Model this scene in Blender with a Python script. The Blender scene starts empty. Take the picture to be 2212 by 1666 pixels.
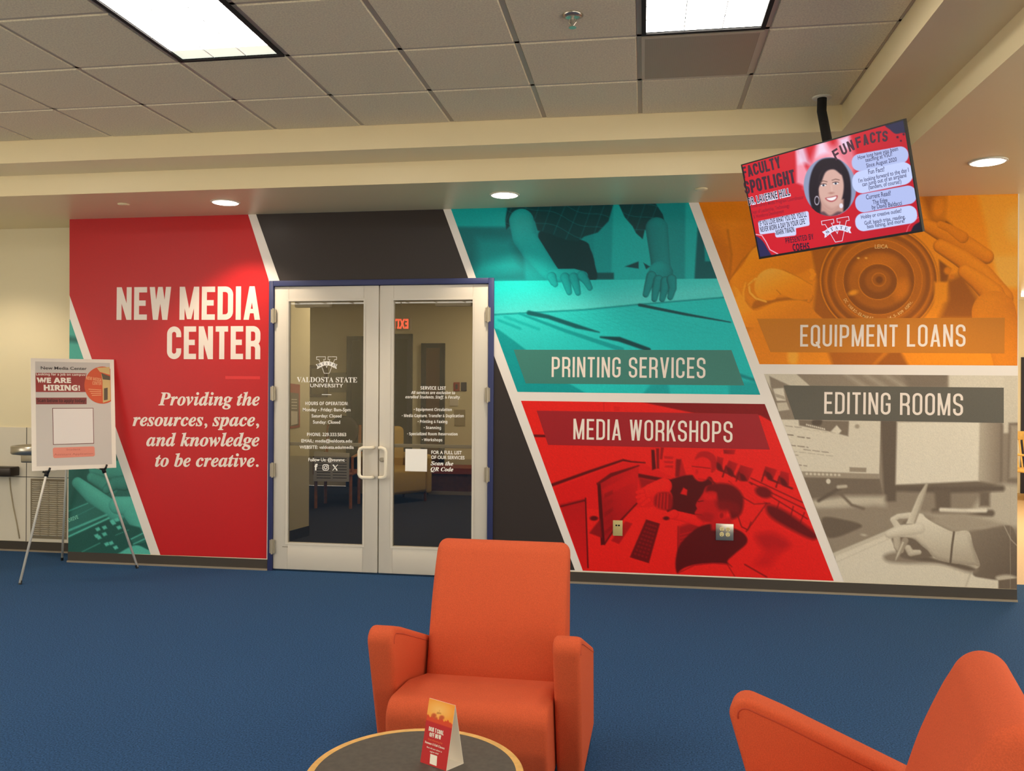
import bpy, bmesh, math, random
import numpy as np
from mathutils import Vector, Matrix

random.seed(4)
np.random.seed(4)
C = bpy.context.scene.collection
sc = bpy.context.scene

# ------------------------------------------------------------------ camera
IMW, IMH, FOC = 2212, 1666, 1822.4          # photo frame and focal length in its pixels
CAMZ, YAW, ROLL = 1.5476, -0.1545, 0.006
DW = 6.62                                    # front face of the mural wall
ZC, Z1, Z2 = 3.272, 3.115, 2.962             # ceiling, first step, soffit
FWD = Vector((math.sin(YAW), math.cos(YAW), 0))
_ri = Vector((math.cos(YAW), -math.sin(YAW), 0))
_up = _ri.cross(FWD)
RI = math.cos(ROLL) * _ri + math.sin(ROLL) * _up
UP = -math.sin(ROLL) * _ri + math.cos(ROLL) * _up
EYE = Vector((0, 0, CAMZ))
cam_d = bpy.data.cameras.new('camera')
cam = bpy.data.objects.new('camera', cam_d)
C.objects.link(cam)
cam_d.sensor_fit = 'HORIZONTAL'
cam_d.sensor_width = 36
cam_d.lens = FOC / IMW * 36
cam_d.clip_start = 0.02
cam.matrix_world = Matrix(((RI.x, UP.x, -FWD.x, 0), (RI.y, UP.y, -FWD.y, 0), (RI.z, UP.z, -FWD.z, CAMZ), (0, 0, 0, 1)))
sc.camera = cam

# ------------------------------------------------------------------ world, exposure
w = bpy.data.worlds.new('world')
sc.world = w
w.use_nodes = True
w.node_tree.nodes['Background'].inputs[0].default_value = (1, .92, .79, 1)
w.node_tree.nodes['Background'].inputs[1].default_value = 4.2
sc.view_settings.view_transform = 'Standard'
sc.view_settings.look = 'None'
sc.view_settings.gamma = 1
sc.view_settings.use_curve_mapping = False
sc.view_settings.exposure = 0.0
TROFFER_POWER, SPOT_POWER, HALL_POWER, INNER_POWER = 14.0, 56.0, 75.0, 4.6
TROFFER_COL, SPOT_COL = (1, .95, .86), (1, .82, .62)
sc.cycles.use_denoising = True
sc.cycles.max_bounces = 8
sc.cycles.sample_clamp_indirect = 6


# ------------------------------------------------------------------ pixel <-> place
def ray(p):
    return FWD + RI * ((p[0] - IMW / 2) / FOC) + UP * (-(p[1] - IMH / 2) / FOC)


def at_z(p, z):
    d = ray(p)
    return EYE + d * ((z - CAMZ) / d.z)


def at_y(p, y):
    d = ray(p)
    return EYE + d * (y / d.y)


def at_d(p, dist):
    return EYE + ray(p) * dist


def zf(ox, oy, s):
    return lambda x, y: (ox + x * s, oy + y * s)


def lin(c):
    return tuple((v / 255 / 12.92 if v / 255 <= .04045 else ((v / 255 + .055) / 1.055) ** 2.4) for v in c)


class Plane:
    def __init__(s, o, u, v):
        s.o = Vector(o)
        s.u = Vector(u).normalized()
        v = Vector(v)
        s.v = (v - s.u * v.dot(s.u)).normalized()
        s.n = s.u.cross(s.v)            # towards the viewer

    def uv(s, p):
        d = ray(p)
        q = EYE + d * ((s.o - EYE).dot(s.n) / d.dot(s.n)) - s.o
        return (q.dot(s.u), q.dot(s.v))

    def pt(s, uv, off=0.0):
        return s.o + s.u * uv[0] + s.v * uv[1] + s.n * off


# ------------------------------------------------------------------ materials
MATS = {}


def mat(name, rgb, rough=.6, metal=0.0, noise=None, bump=None, emit=0.0, emit_col=None, spec=.5, sheen=0.0, srgb=True):
    if name in MATS:
        return MATS[name]
    m = bpy.data.materials.new(name)
    m.use_nodes = True
    nt = m.node_tree
    b = nt.nodes['Principled BSDF']
    col = lin(rgb) if srgb else rgb
    b.inputs['Base Color'].default_value = (*col, 1)
    b.inputs['Roughness'].default_value = rough
    b.inputs['Metallic'].default_value = metal
    b.inputs['Specular IOR Level'].default_value = spec
    if sheen:
        b.inputs['Sheen Weight'].default_value = sheen
    if emit:
        b.inputs['Emission Color'].default_value = (*(emit_col or col), 1)
        b.inputs['Emission Strength'].default_value = emit
    if noise or bump:
        tc = nt.nodes.new('ShaderNodeTexCoord')
    if noise:
        scale, amt, detail = noise
        n = nt.nodes.new('ShaderNodeTexNoise')
        n.inputs['Scale'].default_value = scale
        n.inputs['Detail'].default_value = detail
        r = nt.nodes.new('ShaderNodeValToRGB')
        r.color_ramp.elements[0].position = .3
        r.color_ramp.elements[1].position = .7
        r.color_ramp.elements[0].color = (*[c * (1 - amt) for c in col], 1)
        r.color_ramp.elements[1].color = (*[min(1, c * (1 + amt)) for c in col], 1)
        nt.links.new(tc.outputs['Object'], n.inputs['Vector'])
        nt.links.new(n.outputs['Fac'], r.inputs['Fac'])
        nt.links.new(r.outputs['Color'], b.inputs['Base Color'])
    if bump:
        scale, strength = bump
        n2 = nt.nodes.new('ShaderNodeTexNoise')
        n2.inputs['Scale'].default_value = scale
        n2.inputs['Detail'].default_value = 3
        bp = nt.nodes.new('ShaderNodeBump')
        bp.inputs['Strength'].default_value = strength
        bp.inputs['Distance'].default_value = .004
        nt.links.new(tc.outputs['Object'], n2.inputs['Vector'])
        nt.links.new(n2.outputs['Fac'], bp.inputs['Height'])
        nt.links.new(bp.outputs['Normal'], b.inputs['Normal'])
    MATS[name] = m
    return m


def print_mat(name, emit=0.0, rough=.42):
    """a printed or lit picture: its colours are stored on the mesh"""
    m = bpy.data.materials.new(name)
    m.use_nodes = True
    nt = m.node_tree
    b = nt.nodes['Principled BSDF']
    a = nt.nodes.new('ShaderNodeVertexColor')
    a.layer_name = 'print'
    b.inputs['Specular IOR Level'].default_value = .22
    if emit:
        b.inputs['Base Color'].default_value = (.01, .01, .01, 1)
        nt.links.new(a.outputs['Color'], b.inputs['Emission Color'])
        b.inputs['Emission Strength'].default_value = emit
        b.inputs['Roughness'].default_value = .25
    else:
        nt.links.new(a.outputs['Color'], b.inputs['Base Color'])
        b.inputs['Roughness'].default_value = rough
    return m


M_carpet = mat('carpet_blue', (47, 80, 119), .95, noise=(130, .5, 5), bump=(300, .5), spec=.15)
M_carpet_dark = mat('carpet_dark', (46, 46, 56), .95, noise=(150, .3, 4))
M_cream = mat('paint_cream', (244, 226, 182), .34, bump=(180, .08))
M_creamwall = mat('paint_pale_cream', (236, 224, 188), .6, bump=(180, .08))
M_tile = mat('ceiling_tile', (246, 228, 192), .9, noise=(110, .13, 6), bump=(160, .3))
M_grid = mat('ceiling_grid_metal', (206, 190, 164), .5)
M_base = mat('rubber_base', (62, 55, 47), .55)
M_basecap = mat('base_edge', (146, 134, 116), .5)
M_white = mat('mural_white', (236, 228, 220), .45)
M_red = mat('mural_red', (196, 22, 28), .42, noise=(240, .05, 3), spec=.35)
M_rule = mat('mural_rule_red', (226, 32, 34), .42)
M_black = mat('mural_charcoal', (54, 47, 45), .42, noise=(240, .06, 3), spec=.28)
M_tealband = mat('mural_teal_band', (62, 128, 118), .42, noise=(240, .05, 3), spec=.28)
M_redband = mat('mural_red_band', (160, 24, 34), .42, noise=(240, .05, 3), spec=.28)
M_orangeband = mat('mural_orange_band', (206, 124, 12), .42, noise=(240, .05, 3), spec=.28)
M_greyband = mat('mural_grey_band', (98, 94, 84), .42, noise=(240, .06, 3), spec=.28)
M_letter = mat('mural_letter', (242, 228, 216), .45)
M_alu = mat('door_aluminium', (214, 206, 192), .42, metal=.0)
M_steel = mat('brushed_steel', (190, 184, 172), .28, metal=.9)
M_easel = mat('easel_aluminium', (226, 222, 210), .4, metal=.25)
M_pull = mat('pull_enamel', (236, 226, 204), .3)
M_hinge = mat('hinge_metal', (176, 166, 146), .4, metal=.5)
M_blue = mat('frame_blue', (44, 52, 98), .5)
M_orange = mat('upholstery_orange', (206, 90, 54), .9, noise=(260, .10, 3), bump=(420, .35), spec=.25)
M_piping = mat('upholstery_piping', (184, 72, 44), .9)
M_foot = mat('foot_dark', (30, 26, 24), .5)
M_black_pl = mat('black_plastic', (18, 17, 17), .4)
M_black_matte = mat('black_matte', (20, 18, 18), .8)
M_maple = mat('maple_edge', (226, 176, 100), .4, noise=(30, .12, 3))
M_laminate = mat('slate_laminate', (84, 78, 70), .5, noise=(55, .16, 5))
M_paper = mat('white_card', (236, 228, 214), .6)
M_vinyl = mat('white_vinyl', (250, 246, 238), .6, emit=0)
M_glow = mat('troffer_diffuser', (255, 255, 255), .5, emit=TROFFER_POWER, emit_col=TROFFER_COL)
M_can = mat('downlight_lens', (255, 250, 240), .4, emit=9.0, emit_col=(1, .93, .80))
M_trimwhite = mat('white_trim', (232, 222, 202), .5)
M_wood = mat('honey_wood', (172, 104, 52), .45, noise=(18, .2, 4))
M_wooddark = mat('dark_wood', (92, 50, 28), .4, noise=(18, .2, 4))
M_yellowwood = mat('blond_wood', (222, 178, 96), .45, noise=(18, .12, 3))
M_laminwall = mat('laminate_panel', (224, 216, 198), .5)
M_ivory = mat('ivory_plastic', (222, 206, 150), .4)
M_tan = mat('tan_floor', (190, 160, 118), .6, noise=(90, .1, 3))


# ------------------------------------------------------------------ object helpers
def link(o, parent=None):
    C.objects.link(o)
    if parent:
        o.parent = parent
    return o


def tag(o, label=None, cat=None, group=None, kind=None):
    if label:
        o['label'] = label
    if cat:
        o['category'] = cat
    if group:
        o['group'] = group
    if kind:
        o['kind'] = kind
    return o


def thing(name, label, cat, loc=(0, 0, 0), rz=0.0, group=None, kind=None):
    o = bpy.data.objects.new(name, None)
    o.empty_display_size = .1
    C.objects.link(o)
    o.location = loc
    o.rotation_euler = (0, 0, rz)
    return tag(o, label, cat, group, kind)


def raw(name, verts, faces, m, parent=None, smooth=False, bevel=None, mats=None, fmat=None):
    me = bpy.data.meshes.new(name)
    vs = [tuple(v) for v in verts]
    if parent is not None:
        inv = wm(parent).inverted()
        vs = [tuple(inv @ Vector(v)) for v in vs]
    me.from_pydata(vs, [], faces)
    if mats:
        for q in mats:
            me.materials.append(q)
        me.polygons.foreach_set('material_index', fmat)
    else:
        me.materials.append(m)
    if smooth:
        me.polygons.foreach_set('use_smooth', [True] * len(me.polygons))
    me.update()
    o = link(bpy.data.objects.new(name, me), parent)
    if bevel:
        b = o.modifiers.new('bevel', 'BEVEL')
        b.width, b.segments = bevel
        b.limit_method = 'ANGLE'
        b.angle_limit = math.radians(40)
        o.data.polygons.foreach_set('use_smooth', [True] * len(o.data.polygons))
    return o


def wm(o):
    m = Matrix.Translation(o.location) @ o.rotation_euler.to_matrix().to_4x4()
    return wm(o.parent) @ m if o.parent else m


class MB:
    """collects shapes of one part in world or local coordinates"""

    def __init__(s):
        s.v, s.f = [], []

    def add(s, vs, fs):
        n = len(s.v)
        s.v += [Vector(v) for v in vs]
        s.f += [tuple(i + n for i in f) for f in fs]
        return s

    def box(s, a, b):
        (x0, y0, z0), (x1, y1, z1) = a, b
        x0, x1 = min(x0, x1), max(x0, x1)
        y0, y1 = min(y0, y1), max(y0, y1)
        z0, z1 = min(z0, z1), max(z0, z1)
        return s.add([(x0, y0, z0), (x1, y0, z0), (x1, y1, z0), (x0, y1, z0), (x0, y0, z1), (x1, y0, z1), (x1, y1, z1), (x0, y1, z1)],
                     [(3, 2, 1, 0), (4, 5, 6, 7), (0, 1, 5, 4), (1, 2, 6, 5), (2, 3, 7, 6), (3, 0, 4, 7)])

    def obox(s, o, ux, uy, uz, a, b):
        """box in the frame o,ux,uy,uz from a to b"""
        t = MB().box(a, b)
        ux, uy, uz, o = Vector(ux), Vector(uy), Vector(uz), Vector(o)
        return s.add([o + ux * v.x + uy * v.y + uz * v.z for v in t.v], t.f)

    def tube(s, pts, r, n=12, caps=True, closed=False):
        pts = [Vector(p) for p in pts]
        rs = r if isinstance(r, (list, tuple)) else [r] * len(pts)
        rings = []
        t0 = (pts[1] - pts[0]).normalized()
        a = t0.orthogonal().normalized()
        L = len(pts)
        for i, p in enumerate(pts):
            if closed:
                t = (pts[(i + 1) % L] - pts[i - 1]).normalized()
            else:
                t = ((pts[i + 1] - p) if i == 0 else (p - pts[i - 1]) if i == L - 1 else (pts[i + 1] - p).normalized() + (p - pts[i - 1]).normalized()).normalized()
            a = (a - t * a.dot(t)).normalized()
            b = t.cross(a)
            rings.append([p + (a * math.cos(2 * math.pi * k / n) + b * math.sin(2 * math.pi * k / n)) * rs[i] for k in range(n)])
        vs = [v for r_ in rings for v in r_]
        fs = []
        for i in range(L if closed else L - 1):
            j = (i + 1) % L
            for k in range(n):
                fs.append((i * n + k, i * n + (k + 1) % n, j * n + (k + 1) % n, j * n + k))
        if caps and not closed:
            fs.append(tuple(range(n))[::-1])
            fs.append(tuple((L - 1) * n + k for k in range(n)))
        return s.add(vs, fs)

    def lathe(s, prof, o=(0, 0, 0), n=48, axis=(0, 0, 1)):
        """prof: (r, h) from bottom to top along axis"""
        ax = Vector(axis).normalized()
        a = ax.orthogonal().normalized()
        b = ax.cross(a)
        o = Vector(o)
        vs, fs = [], []
        for r, h in prof:
            for k in range(n):
                t = 2 * math.pi * k / n
                vs.append(o + ax * h + (a * math.cos(t) + b * math.sin(t)) * max(r, 1e-4))
        for i in range(len(prof) - 1):
            for k in range(n):
                fs.append((i * n + k, i * n + (k + 1) % n, (i + 1) * n + (k + 1) % n, (i + 1) * n + k))
        fs.append(tuple(range(n))[::-1])
        fs.append(tuple((len(prof) - 1) * n + k for k in range(n)))
        return s.add(vs, fs)

    def prism(s, prof, x0, x1):
        """prof: (y, z) outline extruded along x"""
        n = len(prof)
        vs = [(x0, y, z) for y, z in prof] + [(x1, y, z) for y, z in prof]
        fs = [tuple(range(n)), tuple(range(2 * n - 1, n - 1, -1))]
        for i in range(n):
            j = (i + 1) % n
            fs.append((i, i + n, j + n, j))
        return s.add(vs, fs)

    def build(s, name, m, parent=None, local=False, smooth=False, bevel=None):
        vs = s.v
        if local and parent is not None:
            M = wm(parent)
            vs = [M @ v for v in vs]
        o = raw(name, vs, s.f, m, parent, smooth, bevel)
        bm = bmesh.new()
        bm.from_mesh(o.data)
        bmesh.ops.recalc_face_normals(bm, faces=bm.faces)
        bm.to_mesh(o.data)
        bm.free()
        return o


def struct(o, label, cat='room'):
    return tag(o, label, cat, kind='structure')


def arc(cx, cy, r, a0, a1, n=10):
    return [(cx + r * math.cos(math.radians(a0 + (a1 - a0) * i / n)), cy + r * math.sin(math.radians(a0 + (a1 - a0) * i / n))) for i in range(n + 1)]


def fillet(pts, closed=False, seg=6):
    """pts: (x, y[, r]) -> list of (x, y)"""
    out = []
    n = len(pts)
    for i, p in enumerate(pts):
        r = p[2] if len(p) > 2 else 0
        if r <= 0 or (not closed and i in (0, n - 1)):
            out.append((p[0], p[1]))
            continue
        P = Vector((p[0], p[1]))
        A = Vector(pts[i - 1][:2])
        B = Vector(pts[(i + 1) % n][:2])
        da, db = (A - P), (B - P)
        la, lb = da.length, db.length
        da.normalize()
        db.normalize()
        ang = da.angle(db)
        if ang > 3.1:
            out.append((p[0], p[1]))
            continue
        t = min(r / math.tan(ang / 2), la * .5 if pts[i - 1][2:] and pts[i - 1][2] else la, lb * .5 if len(pts[(i + 1) % n]) > 2 else lb)
        rr = t * math.tan(ang / 2)
        c = P + (da + db).normalized() * (rr / math.sin(ang / 2))
        s0, s1 = P + da * t - c, P + db * t - c
        a0 = math.atan2(s0.y, s0.x)
        d = (math.atan2(s1.y, s1.x) - a0 + math.pi) % (2 * math.pi) - math.pi
        for k in range(seg + 1):
            out.append((c.x + rr * math.cos(a0 + d * k / seg), c.y + rr * math.sin(a0 + d * k / seg)))
    return out


def thick(pts, wd, closed=False):
    """2D polyline -> quads of width wd; returns list of 4-point polygons"""
    P = [Vector(p) for p in pts]
    Q = [P[0]]
    for p in P[1:]:
        if (p - Q[-1]).length > 1e-6:
            Q.append(p)
    if closed and (Q[0] - Q[-1]).length < 1e-6:
        Q.pop()
    P = Q
    n = len(P)
    L = []
    for i in range(n):
        if closed or 0 < i < n - 1:
            a = (P[i] - P[i - 1]).normalized()
            b = (P[(i + 1) % n] - P[i]).normalized()
        elif i == 0:
            a = b = (P[1] - P[0]).normalized()
        else:
            a = b = (P[-1] - P[-2]).normalized()
        na, nb = Vector((-a.y, a.x)), Vector((-b.y, b.x))
        m = na + nb
        if m.length < 1e-5:
            m = na
        m.normalize()
        k = wd / 2 / max(.35, m.dot(na))
        L.append((P[i] + m * k, P[i] - m * k))
    out = []
    for i in range(n if closed else n - 1):
        j = (i + 1) % n
        out.append([tuple(L[i][0]), tuple(L[i][1]), tuple(L[j][1]), tuple(L[j][0])])
    return out


# ------------------------------------------------------------------ lettering
SANS = None


def math_style(t, U, Lo, Dg=None):
    o = ''
    for c in t:
        if 'A' <= c <= 'Z':
            o += chr(U + ord(c) - 65)
        elif 'a' <= c <= 'z':
            o += chr(Lo + ord(c) - 97)
        elif Dg and '0' <= c <= '9':
            o += chr(Dg + ord(c) - 48)
        else:
            o += c
    return o


STY = {'plain': lambda t: t,
       'bold': lambda t: math_style(t, 0x1D5D4, 0x1D5EE, 0x1D7EC),
       'boldit': lambda t: math_style(t, 0x1D63C, 0x1D656, 0x1D7EC),
       'serif': lambda t: math_style(t, 0x1D400, 0x1D41A, 0x1D7CE),
       'serifit': lambda t: math_style(t, 0x1D468, 0x1D482, 0x1D7CE)}
_cap = {}


def text_geo(t, style='plain', off=0.0):
    cu = bpy.data.curves.new('t', 'FONT')
    cu.body = STY[style](t)
    cu.offset = off
    cu.resolution_u = 3
    o = bpy.data.objects.new('t', cu)
    C.objects.link(o)
    dg = bpy.context.evaluated_depsgraph_get()
    me = bpy.data.meshes.new_from_object(o.evaluated_get(dg))
    vs = [(v.co.x, v.co.y) for v in me.vertices]
    fs = [tuple(p.vertices) for p in me.polygons]
    bpy.data.objects.remove(o)
    bpy.data.curves.remove(cu)
    bpy.data.meshes.remove(me)
    return vs, fs


def cap_h(style, off):
    k = (style, off)
    if k not in _cap:
        vs, _ = text_geo('H', style, off)
        _cap[k] = max(v[1] for v in vs)
    return _cap[k]


class Flat:
    """flat shapes on a plane, collected into one mesh"""

    def __init__(s, plane, off):
        s.pl, s.off, s.v, s.f = plane, off, [], []

    def uvpoly(s, uvs, off=None):
        n = len(s.v)
        s.v += [s.pl.pt(q, s.off if off is None else off) for q in uvs]
        s.f.append(tuple(range(n, n + len(uvs))))
        return s

    def poly(s, px):
        return s.uvpoly([s.pl.uv(p) for p in px])

    def stroke(s, px, wpx, closed=False):
        for q in thick(px, wpx, closed):
            s.poly(q)
        return s

    def text(s, t, p0, p1, cap, style='plain', off=0.0):
        """baseline from p0 to p1 (photo px), cap height in px"""
        vs, fs = text_geo(t, style, off)
        if not vs:
            return s
        x0, x1 = min(v[0] for v in vs), max(v[0] for v in vs)
        a, b = Vector(s.pl.uv(p0)), Vector(s.pl.uv(p1))
        c = Vector(s.pl.uv((p0[0], p0[1] - cap)))
        e = b - a
        up = Vector((-e.y, e.x)).normalized() * (c - a).length
        H = cap_h(style, off)
        n = len(s.v)
        s.v += [s.pl.pt(a + e * ((v[0] - x0) / (x1 - x0)) + up * (v[1] / H), s.off) for v in vs]
        s.f += [tuple(i + n for i in f) for f in fs]
        return s

    def cond(s, t, p0, p1, cap, st, gap=.075, sp=.26):
        """condensed capitals, stroke st of the cap height"""
        a, b = Vector(s.pl.uv(p0)), Vector(s.pl.uv(p1))
        c = Vector(s.pl.uv((p0[0], p0[1] - cap)))
        e = (b - a)
        W = e.length
        ex = e.normalized()
        ey = Vector((-ex.y, ex.x))
        Hh = (c - a).length
        lo, hi = .1, 1.5
        for _ in range(40):
            wd = (lo + hi) / 2
            tot = sum(glyph_w(ch, wd, st, sp) for ch in t) + gap * (len(t) - 1)
            if tot * Hh > W:
                hi = wd
            else:
                lo = wd
        x = 0
        for ch in t:
            for kk, poly in enumerate(glyph(ch, wd, st)):
                ar = sum(poly[i - 1][0] * poly[i][1] - poly[i][0] * poly[i - 1][1] for i in range(len(poly)))
                s.uvpoly([a + ex * ((x + q[0]) * Hh) + ey * (q[1] * Hh) for q in (poly if ar > 0 else poly[::-1])], s.off + .00004 * kk)
            x += glyph_w(ch, wd, st, sp) + gap
        return s

    def build(s, name, m, parent=None):
        return raw(name, s.v, s.f, m, parent)


def glyph_w(ch, w, s, sp=.3):
    if ch in "I.'!:,":
        return s
    if ch == ' ':
        return w * sp
    if ch == 'M':
        return w * 1.28
    if ch == 'W':
        return w * 1.42
    if ch in 'LEFT':
        return w * .86
    if ch in 'AV':
        return w * 1.06
    return w


def glyph(ch, w0, s):
    w = glyph_w(ch, w0, s)
    h = s / 2
    l, r, b, t, mid = h, w - h, h, 1 - h, w / 2
    R = min(.2, (w - s) / 2)
    st = lambda pts, closed=False: thick(fillet(pts, closed), s, closed)
    if ch == 'I':
        return [[(0, 0), (w, 0), (w, 1), (0, 1)]]
    if ch == 'O':
        return st([(l, b, R), (r, b, R), (r, t, R), (l, t, R)], True)
    if ch == 'Q':
        return st([(l, b, R), (r, b, R), (r, t, R), (l, t, R)], True) + [[(w * .5, .2), (w * .75, .24), (w * 1.08, -.06), (w * .82, -.08)]]
    if ch == 'C':
        return st([(r, .33), (r, b, R), (l, b, R), (l, t, R), (r, t, R), (r, .67)])
    if ch == 'G':
        return st([(r, .68), (r, t, R), (l, t, R), (l, b, R), (r, b, R), (r, .52 - h), (mid, .52 - h)])
    if ch == 'D':
        return st([(l, b), (r, b, R), (r, t, R), (l, t)], True)
    if ch == 'E':
        return st([(w, t), (l, t), (l, b), (w, b)]) + st([(l, .51), (w * .9, .51)])
    if ch == 'F':
        return st([(w, t), (l, t), (l, 0)]) + st([(l, .5), (w * .9, .5)])
    if ch == 'H':
        return st([(l, 0), (l, 1)]) + st([(r, 0), (r, 1)]) + st([(l, .5), (r, .5)])
    if ch == 'L':
        return st([(l, 1), (l, b), (w, b)])
    if ch == 'T':
        return st([(0, t), (w, t)]) + st([(mid, 0), (mid, 1)])
    if ch == 'P':
        return st([(l, 0), (l, t), (r, t, R), (r, .44, R), (l, .44)])
    if ch == 'R':
        return st([(l, 0), (l, t), (r, t, R), (r, .47, R), (l, .47)]) + st([(mid, .47), (r, .47, R), (r, .0)])
    if ch == 'B':
        return st([(l, b), (r, b, R), (r, .51, R), (l, .51)], True) + st([(l, .51), (r, .51, R), (r, t, R), (l, t)], True)
    if ch == 'S':
        return st([(r, .69), (r, t, R), (l, t, R), (l, .57, R), (r, .43, R), (r, b, R), (l, b, R), (l, .31)])
    if ch == 'U':
        return st([(l, 1), (l, b, R), (r, b, R), (r, 1)])
    if ch == 'J':
        return st([(r, 1), (r, b, R), (l, b, R), (l, .3)])
    d = s * 1.04
    if ch == 'N':
        return [[(0, 0), (s, 0), (s, 1), (0, 1)], [(w - s, 0), (w, 0), (w, 1), (w - s, 1)], [(0, 1), (s, 1), (w, 0), (w - s, 0)]]
    if ch == 'M':
        return [[(0, 0), (s, 0), (s, 1), (0, 1)], [(w - s, 0), (w, 0), (w, 1), (w - s, 1)], [(0, 1), (d, 1), (mid + s * .42, .02), (mid - s * .42, .02)], [(w - d, 1), (w, 1), (mid + s * .42, .02), (mid - s * .42, .02)]]
    if ch == 'V':
        return [[(0, 1), (d, 1), (mid + h, 0), (mid - h, 0)], [(w - d, 1), (w, 1), (mid + h, 0), (mid - h, 0)]]
    if ch == 'A':
        k = .26
        xa = (mid - h) * k
        return [[(0, 0), (d, 0), (mid + h, 1), (mid - h, 1)], [(w - d, 0), (w, 0), (mid + h, 1), (mid - h, 1)], [(xa + h, k - h * .8), (w - xa - h, k - h * .8), (w - xa - h, k + h * .8), (xa + h, k + h * .8)]]
    if ch == 'W':
        q, q3 = w * .28, w * .72
        return [[(0, 1), (d, 1), (q + h, 0), (q - h, 0)], [(q - h, 0), (q + h, 0), (mid + h * .9, 1), (mid - h * .9, 1)], [(q3 - h, 0), (q3 + h, 0), (mid + h * .9, 1), (mid - h * .9, 1)], [(w - d, 1), (w, 1), (q3 + h, 0), (q3 - h, 0)]]
    if ch == 'K':
        return [[(0, 0), (s, 0), (s, 1), (0, 1)], [(s, .32), (s, .32 + s * 1.5), (w - d, 1), (w, 1)], [(s * .95 + w * .12, .52), (s * .95 + w * .34, .66), (w * 1.04, 0), (w * 1.04 - d, 0)]]
    if ch == 'Y':
        return [[(mid - h, 0), (mid + h, 0), (mid + h, .42), (mid - h, .42)], [(0, 1), (d, 1), (mid + h, .42), (mid - h, .4)], [(w - d, 1), (w, 1), (mid + h, .4), (mid - h, .42)]]
    if ch == 'X':
        return [[(0, 0), (d, 0), (w, 1), (w - d, 1)], [(0, 1), (d, 1), (w, 0), (w - d, 0)]]
    if ch == '.':
        return [[(0, 0), (s, 0), (s, s), (0, s)]]
    return []


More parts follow.
